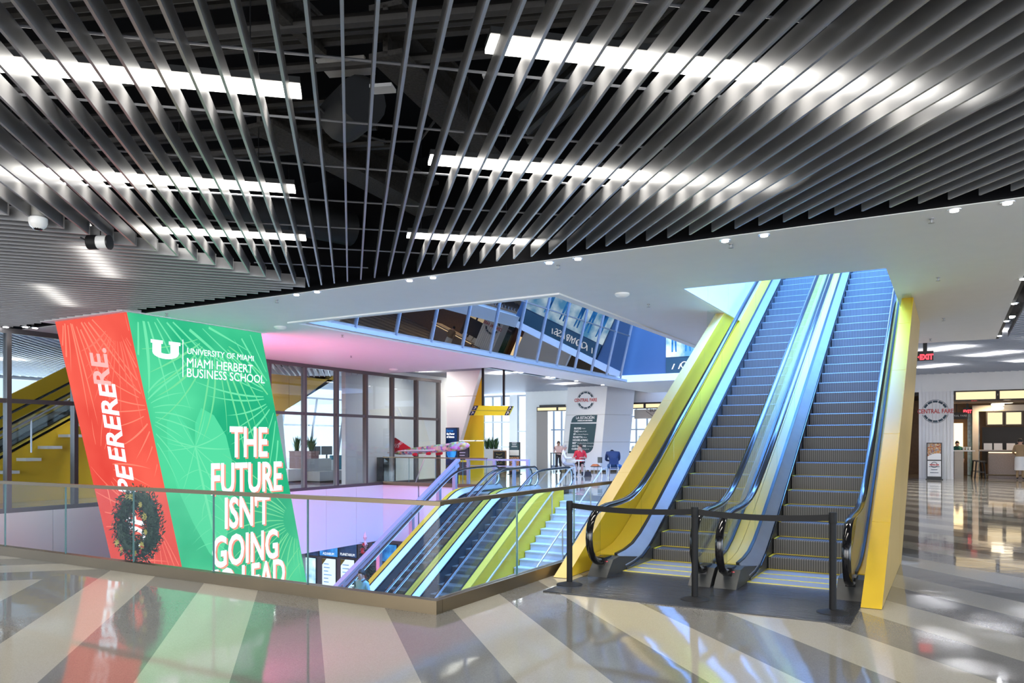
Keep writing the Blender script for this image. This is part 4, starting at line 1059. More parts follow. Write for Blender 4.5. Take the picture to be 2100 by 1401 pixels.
def lightbox(parent, x0, x1, z0, z1, y, name='light_panel'):
    m_ = MB(); m_.box(x0, y - .02, z0, x1, y + .12, z1); f = m_.build(name, 'dark', parent)
    m_ = MB(); m_.box(x0 + .06, y - .035, z0 + .05, x1 - .06, y - .02, z1 - .05); m_.build('diffuser', 'warm', f)
hd = thing('lightbox_header', (xb + 3, BW, 3.3), 'row of warm light boxes above the right shop opening', 'light box')
for i in range(4):
    lightbox(hd, xb + .02 + i * 1.62, xb + .02 + (i + 1) * 1.62 - .03, 3.42, 3.85, BW + .1)
m_ = MB(); m_.box(xb + .0, BW + .4, 3.34, xb + 7, BW + 1.15, 3.42); m_.build('bulkhead', 'wood', hd)
# shop interior
BI = 44.5
m_ = MB(); m_.box(-6, BI, 0, 16, BI + .3, 4.2); m_.box(xa - 1.4, BW + .7, 0, xa - 1.2, BI, 4.2)
struct('wall_shop_back', m_, 'wood')
m_ = MB(); m_.box(xa - 1.3, BW + 1.2, 3.75, 16, BI, 3.9); struct('ceiling_shop', m_, 'dark')
p0, p1 = onB(1984, 900, 43.2), onB(2009, 850, 43.2)
gt = thing('green_tile_wall', (p0.x, 43.2, 0), 'dark green tiled wall inside the right shop', 'tile wall')
m_ = MB(); m_.box(p0.x, 43.25, 0, p1.x, 43.5, 3.3); m_.build('backing', 'seam', gt)
tw_ = (p1.x - p0.x) / 3
for r_ in range(16):
    for k in range(3 + r_ % 2):
        x0 = p0.x + (k - .5 * (r_ % 2)) * tw_; x1 = min(p1.x, x0 + tw_ - .012); x0 = max(p0.x, x0)
        m_ = MB(); m_.box(x0, 43.22, .02 + r_ * .2, x1, 43.26, .02 + r_ * .2 + .188); m_.build('tile', 'green_tile', gt)
p0, p1 = onB(2022, 873, 42.2), onB(2060, 844, 42.2)
mbd = thing('menu_board', (p0.x, 42.2, p0.z), 'row of warm backlit menu panels over the dark counter', 'menu board')
w_ = p1.x - p0.x
for i in range(3): lightbox(mbd, p0.x + i * w_, p0.x + (i + 1) * w_ - .03, p0.z, p1.z, 42.1)
m_ = MB(); m_.box(p0.x - .55, 42.0, 0, p0.x - .3, 42.3, p1.z + .25); m_.box(p0.x - .55, 42.12, p1.z + .02, p0.x + w_ * 3, 42.3, p1.z + .3); m_.build('frame', 'cream', mbd)
p0, p1 = onB(2014, 917, 43.6), onB(2084, 876, 43.6)
m_ = MB(); m_.box(p0.x, 43.55, p0.z - .8, p1.x + 2, 43.7, p1.z); tag(m_.build('dark_backboard', 'dark'), 'large dark panel behind the shop counter', 'panel')
p0, p1 = onB(2027, 964, 40.4), onB(2086, 926, 40.4)
ct = thing('shop_counter', (p0.x, 40.4, 0), 'stone fronted counter with glowing edge and gold foot rail', 'counter')
m_ = MB(); m_.box(p0.x, 40.4, 0, p1.x + 2.2, 41.3, p1.z - .05); m_.build('front', mat('stone_front', (.28, .22, .19), .5, noise=.4, nscale=25), ct)
m_ = MB(); m_.box(p0.x - .35, 40.25, p1.z, p1.x + 2.3, 41.4, p1.z + .06); m_.build('top', 'taupe', ct)
m_ = MB(); m_.box(p0.x, 40.37, p1.z - .07, p1.x + 2, 40.39, p1.z - .03); m_.build('light_strip', 'warm_soft', ct)
m_ = MB(); m_.tube([(p0.x - .1, 40.2, .16), (p1.x + 2, 40.2, .16)], .03, 8); m_.build('foot_rail', 'bronze', ct)
for i, px in enumerate((2026, 2047, 2073)):
    q = onB(px, 922, 40.6); m_ = MB(); m_.hexa([(q.x - .16, 40.5, p1.z + .06), (q.x + .16, 40.5, p1.z + .06), (q.x + .16, 40.62, p1.z + .06), (q.x - .16, 40.62, p1.z + .06), (q.x - .16, 40.62, p1.z + .36), (q.x + .16, 40.62, p1.z + .36), (q.x + .16, 40.65, p1.z + .36), (q.x - .16, 40.65, p1.z + .36)])
    tag(m_.build('menu_stand', 'paper'), '%s small menu stand from the left on the stone counter' % ORD[i], 'menu stand', 'menu stands on the counter')
for i, (px, py) in enumerate(((2046, 834), (2065, 821))):
    yl = 41.5 + .7 * i; q = onB(px, py, yl); t = thing('pendant_lamp', (q.x, yl, q.z - .2), ('lower' if i == 0 else 'higher') + ' glowing crystal pendant lamp over the counter', 'pendant lamp', 'crystal pendants')
    m_ = MB(); m_.lathe((q.x, yl, q.z), [(.2, -.14), (.24, -.12), (.24, -.02), (.2, 0)], 14); m_.lathe((q.x, yl, q.z), [(.22, .03), (.26, .04), (.26, .13), (.22, .15)], 14); m_.build('shade', emat('crystal_glow', (1, .86, .62), 2.2), t)
    m_ = MB(); m_.tube([(q.x, yl, q.z + .14), (q.x, yl, 3.76)], .012, 6); m_.build('cord', 'black_metal', t)
def exit_sign(c, w, h, label, lab_text, top, arrow=True, y=None):
    t = thing('exit_sign', (c[0], c[1], c[2] - h / 2), label, 'exit sign')
    m_ = MB(); m_.box(c[0] - w / 2, c[1], c[2] - h / 2, c[0] + w / 2, c[1] + .08, c[2] + h / 2 + .06); m_.build('housing', 'black_metal', t)
    text('lettering', lab_text, h * .95, (c[0] + (w * .08 if arrow else 0), c[1] - .006, c[2] - .01), XR, UP, 'exit_red', t, bold=.012, sx=.82)
    if arrow:
        m_ = MB(); m_.prism([(c[0] - w * .45, c[1] - .005, c[2]), (c[0] - w * .36, c[1] - .005, c[2] - h * .18), (c[0] - w * .36, c[1] - .005, c[2] + h * .18)], (0, .004, 0)); m_.build('arrow', 'exit_red', t)
    m_ = MB(); m_.box(c[0] - .05, c[1] + .02, c[2] + h / 2 + .05, c[0] + .05, c[1] + .06, top); m_.build('mount', 'black_metal', t)
q = onB(1897, 732, 23.6); exit_sign((q.x, q.y, q.z), .40, .2, 'large red exit sign hanging beyond the right yellow panel', 'EXIT', CF)
q = onB(1998, 820, 41.8); exit_sign((q.x, q.y, q.z), .5, .16, 'faint red sign under the light boxes in the right shop', 'EXIT', 3.76, False)
q = onB(1984, 844, 43.0); exit_sign((q.x, q.y, q.z), .36, .22, 'small red exit sign beside the green tiles', 'EXIT', 3.76, False)
for i, (x, y) in enumerate(((1.6, 41.5), (3.6, 41.0), (5.6, 41.5))):
    t = thing('shop_downlight', (x, y, 3.7), '%s recessed warm downlight from the left in the right shop' % ORD[i], 'ceiling lamp', 'recessed shop downlights')
    m_ = MB(); m_.lathe((x, y, 3.7), [(.1, 0), (.12, .02), (.12, .06)], 14); m_.build('trim', 'bronze', t)
    m_ = MB(); m_.lathe((x, y, 3.69), [(.08, 0), (.08, .01)], 12); m_.build('lens', 'warm_soft', t)
    ld = bpy.data.lights.new('downlight_beam', 'SPOT'); ld.energy = 240; ld.color = (1, .72, .42); ld.spot_size = math.radians(140); ld.spot_blend = .8; ld.shadow_soft_size = .2
    lo = bpy.data.objects.new('downlight_beam', ld); COL.objects.link(lo); lo.parent = t; lo.location = (0, 0, -.05)
# bar stools, host desk
def stool(q, label):
    t = thing('bar_stool', (q.x, q.y, 0), label, 'stool', 'black bar stools')
    m_ = MB(); m_.box(q.x - .18, q.y - .18, .74, q.x + .18, q.y + .18, .79); m_.build('seat', 'dark', t)
    for sx_ in (-1, 1):
        for sy_ in (-1, 1):
            m_ = MB(); m_.bar((q.x + sx_ * .14, q.y + sy_ * .14, .75), (q.x + sx_ * .2, q.y + sy_ * .2, 0), .035, .035); m_.build('leg', 'black_metal', t)
    m_ = MB(); m_.box(q.x - .17, q.y - .19, .28, q.x + .17, q.y - .16, .31); m_.build('footrest', 'black_metal', t)
stool(onB(2010, 966, 39.8), 'black bar stool left of the stone counter'); stool(onB(2003, 966, 41.2), 'farther black bar stool before the green tiles')
q0, q1 = onB(1957, 965, 40.2), onB(1976, 926, 40.2)
hs = thing('host_desk', (q0.x, 40.2, 0), 'white host desk behind the logo column with cups on it', 'desk')
m_ = MB(); m_.box(q0.x, 40.2, 0, q1.x, 40.9, q1.z); m_.build('body', 'cream', hs)
m_ = MB(); m_.box(q0.x - .1, 40.1, q1.z, q1.x + .45, 41.0, q1.z + .05); m_.build('top', 'whitepanel', hs)
for i in range(3):
    m_ = MB(); m_.lathe((q1.x + .0 + i * .12, 40.3, q1.z + .05), [(.035, 0), (.05, .14), (.05, .16)], 10); tag(m_.build('paper_cup', 'plate'), '%s paper cup from the left on the host desk' % ORD[i], 'cup', 'cups on the host desk')
q0, q1 = onB(1956, 868, 43.8), onB(1975, 895, 43.8)
m_ = MB(); m_.box(q0.x, 43.8, q1.z - .8, q1.x, 43.95, q0.z); tag(m_.build('bar_shelf', 'warm_soft'), 'warm lit bottle display behind the host desk', 'display')
sg = onB(1962, 853, 41.6); t = thing('shop_sign', (sg.x, 41.6, sg.z - .3), 'dark oval shop sign with pale lettering above the host desk', 'sign')
m_ = MB(); m_.box(sg.x - .5, 41.6, sg.z - .16, sg.x + .45, 41.68, sg.z + .16); m_.build('board', 'dark', t)
text('lettering', 'CENTRAL FARE', .12, (sg.x, 41.59, sg.z), XR, UP, 'paper', t)
m_ = MB(); m_.tube([(sg.x, 41.64, sg.z + .16), (sg.x, 41.64, 3.76)], .015, 6); m_.build('hanger', 'black_metal', t)
# poster stand before the column
def poster_stand(q0, q1, y, label, split, upper, lower, logo_at=None):
    t = thing('poster_stand', ((q0 + q1) / 2, y, 0), label, 'poster stand')
    h = split[2]
    m_ = MB(); m_.box(q0, y, 0.02, q1, y + .06, h); m_.build('frame', 'black_metal', t)
    m_ = MB(); m_.box(q0 - .03, y - .15, 0, q1 + .03, y + .2, .03); m_.build('foot', 'black_metal', t)
    m_ = MB(); m_.box(q0 + .04, y - .012, split[1] + .02, q1 - .04, y, h - .04); m_.build('upper_print', upper, t)
    m_ = MB(); m_.box(q0 + .04, y - .012, split[0], q1 - .04, y, split[1] - .03); m_.build('lower_print', lower, t)
    return t
yy = BW - .9; x0, x1 = onB(1900, 950, yy).x, onB(1932, 950, yy).x; zt = onB(1916, 908, yy).z; zm = onB(1916, 944, yy).z
ps = poster_stand(x0, x1, yy, 'black framed food poster stand in front of the logo column', (.14, zm, zt), 'food', 'paper')
m_ = MB(); K = 8; A = [(x0 + .04 + (x1 - x0 - .08) * i / K, yy - .016, zm + .02) for i in range(K + 1)]; B = [(x0 + .04 + (x1 - x0 - .08) * i / K, yy - .016, zm + .16 + .14 * math.sin(i / K * 2.2)) for i in range(K + 1)]
m_.slab(A, B, (0, .003, 0)); m_.build('white_curve', 'paper', ps)
logo(ps, ((x0 + x1) / 2, yy - .014, zm - .2), .13)
for i, w_ in enumerate((.2, .12, .16)):
    m_ = MB(); m_.box((x0 + x1) / 2 - w_, yy - .016, .55 - i * .13, (x0 + x1) / 2 + w_, yy - .013, .575 - i * .13); m_.build('print_line', 'ink', ps)

# ---- middle back: big leaning column with the directory --------------------
BC = 38.0
pts_top = (onB(1165, 800, BC).x, onB(1246, 800, BC).x); pts_bot = (onB(1150, 960, BC).x, onB(1230, 960, BC).x)
H_ = CF + .12; back = 1.75
dc = thing('directory_column', ((pts_bot[0] + pts_bot[1]) / 2, BC, 0), 'big leaning white column with round logo and food directory', 'column')
def colface(z): f = z / H_; return (pts_bot[0] + (pts_top[0] - pts_bot[0]) * f, pts_bot[1] + (pts_top[1] - pts_bot[1]) * f)
zs = [0.1, 1.62, 3.1, H_]
for z0, z1 in zip(zs[:-1], zs[1:]):
    (a0, a1), (b0_, b1_) = colface(z0 + .006), colface(z1 - .006); z0 += .006; z1 -= .006
    m_ = MB(); m_.hexa([(a0, BC, z0), (a1, BC, z0), (a1 + .9, BC + back, z0), (a0, BC + back, z0), (b0_, BC, z1), (b1_, BC, z1), (b1_ + .9, BC + back, z1), (b0_, BC + back, z1)]); m_.build('panel', 'whitepanel', dc)
m_ = MB(); m_.hexa([(colface(0)[0] + .03, BC + .03, 0), (colface(0)[1] - .02, BC + .03, 0), (colface(0)[1] + .8, BC + back, 0), (colface(0)[0] + .05, BC + back, 0), (pts_top[0] + .03, BC + .03, H_ - .01), (pts_top[1] - .02, BC + .03, H_ - .01), (pts_top[1] + .8, BC + back, H_ - .01), (pts_top[0] + .05, BC + back, H_ - .01)]); m_.build('core', 'bronze', dc)
c = onB(1201, 821, BC); logo(dc, (c.x, BC - .004, c.z), .5)
# directory board: two navy plates with rounded corners
def corner_plate(pl, rounded, r=.3):
    out = []
    n = len(pl)
    for i, p in enumerate(pl):
        if i in rounded:
            a = Vector(pl[i - 1]) - Vector(p); b = Vector(pl[(i + 1) % n]) - Vector(p); a.normalize(); b.normalize(); p = Vector(p)
            for k in range(6):
                t_ = k / 5; out.append(p + a * r * (1 - t_) ** 2 + b * r * t_ ** 2)
        else: out.append(Vector(p))
    return out
def bpt(px, py): v = onB(px, py, BC - .012); return (v.x, v.y, v.z)
db = thing('directory_board', Vector(bpt(1195, 930)), 'dark teal food hall directory board on the leaning column', 'sign board')
m_ = MB(); m_.prism(corner_plate([bpt(1171, 867), bpt(1223, 866), bpt(1225, 851), bpt(1174, 852)], (3,), .35), (0, .01, 0)); m_.build('title_plate', 'navy', db)
m_ = MB(); m_.prism(corner_plate([bpt(1164, 930), bpt(1215, 930), bpt(1223, 869), bpt(1170, 869)], (1,), .45), (0, .01, 0)); m_.build('list_plate', 'navy', db)
def btext(s_, px, py, h, align='CENTER', sx=1.0, bold=0.0):
    v = onB(px, py, BC - .02); return text('lettering', s_, h, v, XR, UP, 'paper', db, align, sx=sx, bold=bold)
btext('LA ESTACIÓN', 1200, 857, .205, bold=.005, sx=.86); btext('AMERICAN BRASSERIE', 1199.5, 862.8, .1, bold=.004, sx=.9)
for i, (big, small) in enumerate((('BUCKS', 'Crepes'), ('CAO', 'Bakery & Café'), ('PF', 'by Unknown Mangroves'), ('ROSETTA', 'Bakery'), ('HOUSE of MAC', ''), ('800°', 'Woodfired Kitchen (Coming Soon)'), ('ART DE VIVRE', '(Coming Soon)'), ('CUENCA', '(Coming Soon)'))):
    py = 879 + i * 6.0; x = 1177.5 - i * .75
    o = btext(big, x, py, .135, 'LEFT', bold=.006)
    wb = max(v.co.x for v in o.data.vertices) - min(v.co.x for v in o.data.vertices)
    if small:
        v = onB(x, py, BC - .02); text('lettering', small, .085, (v.x + wb + .04, v.y, v.z), XR, UP, 'paper', db, 'LEFT', sx=.85)

# ---- back wall behind it: pillars, headers, windows -------------------------
BB = 40.2
def bx_(px): return onB(px, 900, BB).x
m_ = MB(); m_.box(bx_(1078), BB, 3.66, bx_(1165), BB + .4, CF + .4); m_.box(bx_(1240), BB, 3.72, bx_(1420), BB + .4, CF + .4); m_.box(bx_(1078), BB, 0, bx_(1102), BB + .3, 3.66)
struct('wall_back', m_, 'white')
m_ = MB(); m_.box(bx_(1102), BB - .1, 0, bx_(1125), BB + .3, 3.45); struct('trim_3', m_, 'taupe')
h1 = thing('lightbox_header', (bx_(1135), BB, 3.4), 'short warm light boxes left of the directory column', 'light box')
lightbox(h1, bx_(1105), bx_(1147), 3.42, 3.68, BB - .25); lightbox(h1, bx_(1147.5), bx_(1168), 3.42, 3.68, BB - .25)
h2 = thing('lightbox_header', (bx_(1320), BB, 3.4), 'warm light boxes right of the directory column', 'light box')
lightbox(h2, bx_(1282), bx_(1325), 3.45, 3.75, BB - .25); lightbox(h2, bx_(1326), bx_(1372), 3.45, 3.75, BB - .25)
bk = thing('shop_sign', (bx_(1330), BB + .3, 2.9), 'beige shop sign with diamond outline right of the directory column', 'sign')
m_ = MB(); m_.box(bx_(1297), BB + .3, 2.92, bx_(1375), BB + .4, 3.43); m_.build('board', 'cream', bk)
text('lettering', 'BUCKS', .26, (bx_(1343), BB + .285, 3.36), XR, UP, 'dark', bk); text('lettering', 'crepes', .12, (bx_(1343), BB + .285, 3.2), XR, UP, 'dark', bk)
m_ = MB(); xm = bx_(1339)
for s_ in (-1, 1): m_.bar((xm + s_ * .5, BB + .285, 3.33), (xm, BB + .285, 2.98), .015, .02)
m_.build('diamond_outline', 'dark', bk)
for t_, x0_, x1_ in ((h1, bx_(1108), bx_(1160)), (h2, bx_(1286), bx_(1368))):
    m_ = MB(); m_.box(x0_, BB - .13, 3.6, x1_, BB + .0, 3.8); m_.build('wall_mount', 'dark', t_)
# daylight window walls at the very back
def window_wall(name, x0, x1, y, cols, rows, m='mullion_light', z1=CF, w=.07):
    m_ = MB(); m_.box(x0, y - .06, 0, x1, y + .06, .12); m_.box(x0, y - .06, z1 - .1, x1, y + .06, z1); wn = struct(name, m_, m)
    xs = [x0 + (x1 - x0) * i / cols for i in range(cols + 1)]; zz = [.12] + rows + [z1 - .1]
    for x in xs:
        q = MB(); q.box(x - w / 2, y - .06, .12, x + w / 2, y + .06, z1 - .1); q.build('mullion', m, wn)
    for a, b in zip(xs[:-1], xs[1:]):
        for z in rows:
            q = MB(); q.box(a + w / 2, y - .05, z - .04, b - w / 2, y + .05, z + .04); q.build('transom', m, wn)
        for za, zb in zip(zz[:-1], zz[1:]):
            q = MB(); q.box(a + w / 2, y - .006, za + .04, b - w / 2, y + .006, zb - .04); q.build('pane', 'glass', wn)
    return wn
window_wall('window_4', onB(975, 900, 42.5).x, onB(1047, 900, 42.5).x, 42.5, 4, [1.3, 2.9])
window_wall('window_5', onB(1062, 900, 42.5).x, onB(1082, 900, 42.5).x, 42.5, 1, [2.3])
window_wall('window_6', onB(1120, 900, 44).x, onB(1168, 900, 44).x, 44, 3, [2.4])
window_wall('window_7', onB(1240, 900, 45).x, onB(1420, 900, 45).x, 45, 8, [1.6, 2.4, 3.2])
m_ = MB(); m_.box(onB(1047, 900, 42.5).x, 42.4, 0, onB(1062, 900, 42.5).x, 42.7, CF); m_.box(onB(1082, 900, 42.5).x, 42.4, 0, onB(1122, 900, 42.5).x, 42.7, CF)
struct('wall_back_pier', m_, 'white')
# shop counter and goods right of the directory column
q0, q1 = onB(1278, 935, 42.5), onB(1345, 935, 42.5)
cc = thing('bakery_counter', (q0.x, 42.5, 0), 'dark bakery counter right of the directory column', 'counter')
m_ = MB(); m_.box(q0.x, 42.5, 0, q1.x + 2, 43.3, 1.02); m_.build('body', 'taupe', cc)
m_ = MB(); m_.box(q0.x - .1, 42.4, 1.02, q1.x + 2, 43.8, 1.08); m_.build('top', 'dark', cc)
m_ = MB(); m_.box(q0.x, 42.47, .93, q1.x + 2, 42.49, .97); m_.build('light_strip', 'warm_soft', cc)
for i in range(7):
    x = q0.x + .25 + i * .22; m_ = MB(); h_ = random.uniform(.15, .32); m_.lathe((x, 42.7 + .1 * (i % 2), 1.08), [(.07, 0), (.085, h_ * .5), (.06, h_)], 10)
    tag(m_.build('white_jar', 'plate', smooth=True), '%s white jar from the left on the bakery counter' % ORD[i], 'jar', 'jars on the bakery counter')
def spiky_plant(c, h, n, spread, label, m='leaf', pot=None, name='spiky_plant'):
    t = thing(name, c, label, 'plant')
    m_ = MB()
    for i in range(n):
        a = random.uniform(0, 2 * math.pi); r = random.uniform(.1, 1) * spread; hh = h * random.uniform(.55, 1); b = Vector(c) + Vector((math.cos(a) * r * .4, math.sin(a) * r * .4, 0))
        tip = b + Vector((math.cos(a) * r, math.sin(a) * r, hh)); mid = (b + tip) / 2 + Vector((0, 0, hh * .12)); s_ = Vector((-math.sin(a), math.cos(a), 0)) * h * .035
        m_.poly([b - s_, b + s_, mid + s_ * 1.3, mid - s_ * 1.3]); m_.poly([mid - s_ * 1.3, mid + s_ * 1.3, tip])
    m_.build('leaves', m, t, fix=False)
    m_ = MB(); m_.lathe(c, [(spread * .4, 0), (spread * .5, .03), (spread * .2, .06)], 10); m_.build('soil', 'dark', t)
    return t
for i, px in enumerate((1284, 1296, 1312)):
    q = onB(px, 910, 42.8); spiky_plant((q.x, 42.8 + .2 * i, 1.08), .38, 22, .14, '%s small green plant from the left on the bakery counter' % ORD[i])
q = onB(1318, 893, 43.4); t = thing('pink_display', (q.x, 43.4, 1.08), 'white display with pink dots behind the bakery counter', 'display')
m_ = MB(); m_.box(q.x - .3, 43.5, 1.06, q.x + .35, 43.7, 2.0); m_.build('panel', 'paper', t)
for dx, dz_ in ((-.05, .75), (.12, .62), (.2, .3), (-.12, .25)):
    m_ = MB(); m_.lathe((q.x + dx, 43.49, 1.08 + dz_), [(.09, 0), (.09, .01)], 12, axis='y'); m_.build('pink_dot', mat('pink', (.7, .1, .28), .5), t)

# ---- left middle: white leaning column with yellow return, kiosk, signs ----
BL = 27.0
wl = thing('leaning_column', (-18, BL, 0), 'white leaning wall column with yellow return behind the model plane', 'column')
x0 = AX0 + .12; xt = onB(985, 800, BL).x; xm = onB(943, 905, BL).x; z_m = onB(943, 905, BL).z
def rx(z): return xm + (xt - xm) * (z - z_m) / (CF - z_m)
for z0, z1 in ((.0, 1.68), (1.70, 3.55), (3.57, CF)):
    m_ = MB(); m_.hexa([(x0, BL, z0), (rx(z0), BL, z0), (rx(z0), BL + .25, z0), (x0, BL + .25, z0), (x0, BL, z1), (rx(z1), BL, z1), (rx(z1), BL + .25, z1), (x0, BL + .25, z1)]); m_.build('white_panel', 'whitepanel', wl)
for z0, z1 in ((0, 1.66), (1.70, CF - .05)):
    m_ = MB(); m_.box(x0 + .3, BL + .27, z0, xt - .03, BL + .35, z1); m_.build('yellow_panel', 'yellow', wl)
yk = 25.2
q0, q1 = onB(914, 940, yk), onB(938, 877, yk)
kz = thing('digital_totem', ((q0.x + q1.x) / 2, yk, 0), 'black digital totem about science in front of the white column', 'screen')
m_ = MB(); m_.box(q0.x, yk, 0, q1.x, yk + .12, q1.z); m_.build('body', 'black_metal', kz)
m_ = MB(); m_.box(q0.x + .02, yk - .006, .7, q1.x - .02, yk, q1.z - .03); m_.build('screen', 'scr_dark', kz)
w_ = q1.x - q0.x
for i, (s_, mm) in enumerate((('Discover', 'scr_blue'), ('the Power', 'scr_white'), ('of Science', 'scr_white'))):
    text('lettering', s_, .115, (q0.x + .05, yk - .01, q1.z - .13 - i * .12), XR, UP, mm, kz, 'LEFT', sx=.78, bold=.004)
m_ = MB(); K = 16; cz = q1.z - .95
m_.prism([(q0.x + w_ / 2 + w_ * .4 * math.cos(2 * math.pi * i / K), yk - .012, cz + .32 * math.sin(2 * math.pi * i / K)) for i in range(K)], (0, .004, 0)); m_.build('globe_image', 'scr_blue', kz)
q0, q1 = onB(940, 952, 24.6), onB(962, 918, 24.6)
t = thing('info_board', ((q0.x + q1.x) / 2, 24.6, 0), 'dark info board with yellow strip behind the landing rail', 'sign board')
m_ = MB(); m_.box(q0.x, 24.6, .35, q1.x, 24.64, q1.z); m_.build('panel', mat('board_grey', (.06, .06, .055), .5), t)
m_ = MB(); m_.box(q0.x + .1, 24.59, .86, q1.x - .1, 24.6, .93); m_.build('yellow_strip', 'sign_yellow', t)
for i in range(4):
    m_ = MB(); m_.box(q0.x + .06, 24.59, 1.1 + i * .11, q0.x + .06 + random.uniform(.15, .28), 24.6, 1.125 + i * .11); m_.build('print_line', 'paper', t)
for x in (q0.x + .02, q1.x - .02):
    m_ = MB(); m_.box(x - .015, 24.6, 0, x + .015, 24.63, q1.z); m_.build('post', 'sign_yellow', t)
q0, q1 = onB(1011, 955, 33), onB(1038, 924, 33)
t = thing('chalkboard', ((q0.x + q1.x) / 2, 33, 0), 'wood framed chalkboard menu standing on the floor', 'chalkboard')
m_ = MB(); m_.box(q0.x, 33, 0, q1.x, 33.05, q1.z); m_.build('frame', 'wood', t)
m_ = MB(); m_.box(q0.x + .06, 32.99, .12, q1.x - .06, 33, q1.z - .06); m_.build('slate', 'black_matte', t)
for i in range(7):
    z = q1.z - .2 - i * .15; x = (q0.x + q1.x) / 2; ww = random.uniform(.08, .2); m_ = MB()
    for k in range(6): m_.bar((x - ww + k * ww / 3, 32.985, z), (x - ww + (k + .6) * ww / 3, 32.985, z + random.uniform(-.05, .06)), .008, .016)
    m_.build('chalk_scribble', 'paper' if i % 3 else 'leafgold', t)
yy = 33.4; q0, q1 = onB(1044, 952, yy), onB(1066, 907, yy)
ps = poster_stand(q0.x, q1.x, yy, 'tall black drinks and food poster stand beside the chalkboard', (.15, .9, q1.z), 'navy', 'food')
m_ = MB(); m_.box(q0.x + .04, yy - .016, .95, q1.x - .04, yy - .012, 1.22); m_.build('pale_band', 'paper', ps)
for i, w_ in enumerate((.16, .12, .14)):
    m_ = MB(); m_.box((q0.x + q1.x) / 2 - w_, yy - .016, 1.38 + i * .09, (q0.x + q1.x) / 2 + w_, yy - .012, 1.41 + i * .09); m_.build('print_line', 'paper', ps)
def planter(x0, x1, y, h, label, plants, m='planter', ph=.7):
    t = thing('planter_box', ((x0 + x1) / 2, y, 0), label, 'planter')
    m_ = MB(); m_.box(x0, y, 0, x1, y + .5, h - .05); m_.build('box', m, t)
    m_ = MB(); m_.box(x0 - .02, y - .02, h - .05, x1 + .02, y + .52, h); m_.build('rim', m, t)
    for i in range(plants):
        spiky_plant((x0 + (x1 - x0) * (i + .5) / plants, y + .25, h), ph, 46, .24, '%s grassy plant from the left in the %s' % (ORD[i], label))
q0, q1 = onB(990, 945, 34.5), onB(1016, 921, 34.5)
planter(q0.x, q1.x, 34.5, q1.z, 'white planter box behind the chalkboard', 3)
# hanging yellow wayfinding sign
ys = 26.3; P_ = [onB(962, 852, ys), onB(1043, 852, ys), onB(1052, 833, ys), onB(972, 832, ys)]
t = thing('hanging_sign', P_[0], 'yellow slanted wayfinding sign hanging on two rods', 'sign')
m_ = MB(); m_.prism(P_, (0, .08, 0)); m_.build('board', 'sign_yellow', t)
for (a, b) in ((0, .12), (.9, 1.0)):
    for (v0, v1) in ((0, .47), (.53, 1)):
        def mixp(u, v): return P_[0].lerp(P_[1], u).lerp(P_[3].lerp(P_[2], u), v) + Vector((0, -.01, 0))
        m_ = MB(); m_.prism([mixp(a, v0), mixp(b, v0), mixp(b, v1), mixp(a, v1)], (0, .005, 0)); e_ = m_.build('arrow_block', 'jacket_blue', t)
        cc_ = mixp((a + b) / 2, (v0 + v1) / 2); m_ = MB()
        m_.bar(cc_ + Vector((-.05, -.01, -.05)), cc_ + Vector((.05, -.01, .05)), .01, .02); m_.bar(cc_ + Vector((.05, -.01, .06)), cc_ + Vector((.05, -.01, -.02)), .01, .02); m_.bar(cc_ + Vector((.06, -.01, .05)), cc_ + Vector((-.02, -.01, .05)), .01, .02); m_.build('arrow', 'paper', e_)
m_ = MB(); m_.bar(P_[0].lerp(P_[3], .5) + Vector((.2, -.01, 0)), P_[1].lerp(P_[2], .5) + Vector((-.15, -.01, 0)), .006, .012); m_.build('divider', 'ink', t)
for px in (990, 1033):
    q = onB(px, 832, ys + .04); m_ = MB(); m_.box(q.x - .04, ys + .02, q.z, q.x + .04, ys + .08, CF + .5); m_.build('rod', 'black_metal', t)

# ---- model plane over the far railing ---------------------------------------
yp = 23.9
nose, tail = onB(963, 913, yp), onB(806, 930, yp)
ax = (nose - tail).normalized(); Lp = (nose - tail).length; upp = Vector((0, -1, 0)).cross(ax) * -1
upp = ax.cross(Vector((0, 1, 0))) * -1; 
if upp.z < 0: upp = -upp
pl = thing('model_airplane', (tail.lerp(nose, .5).x, yp, .0), 'model airplane with red tail and colourful collage body on a thin stand', 'model plane')
prof = [(0, .02), (.05, .06), (.15, .105), (.3, .135), (.5, .15), (.75, .155), (.85, .17), (.93, .15), (.98, .09), (1.0, .015)]
m_ = MB(); m_.tube([tail + ax * (f * Lp) for f, r in prof], [r for f, r in prof], 16); m_.build('fuselage', 'confetti', pl, smooth=True)
m_ = MB(); m_.tube([tail + ax * (f * Lp) + upp * .05 for f in (.70, .78, .88, .95)], [.05, .13, .13, .04], 12); m_.build('upper_deck', 'confetti', pl, smooth=True)
fin = [tail + ax * (.26 * Lp) + upp * .10, tail + ax * (.02 * Lp) + upp * .02, tail + ax * (-.005 * Lp) + upp * .62, tail + ax * (.05 * Lp) + upp * .60]
m_ = MB(); m_.prism([v + Vector((0, -.02, 0)) for v in fin], (0, .04, 0)); tf = m_.build('tail_fin', 'shirt_red', pl)
mid = (fin[0] + fin[1] + fin[2] + fin[3]) / 4
text('lettering', 'Virgin', .24, mid + Vector((-.03, -.025, -.03)), (ax * .9 + upp * .35), upp, 'paper', tf, shear=.3)
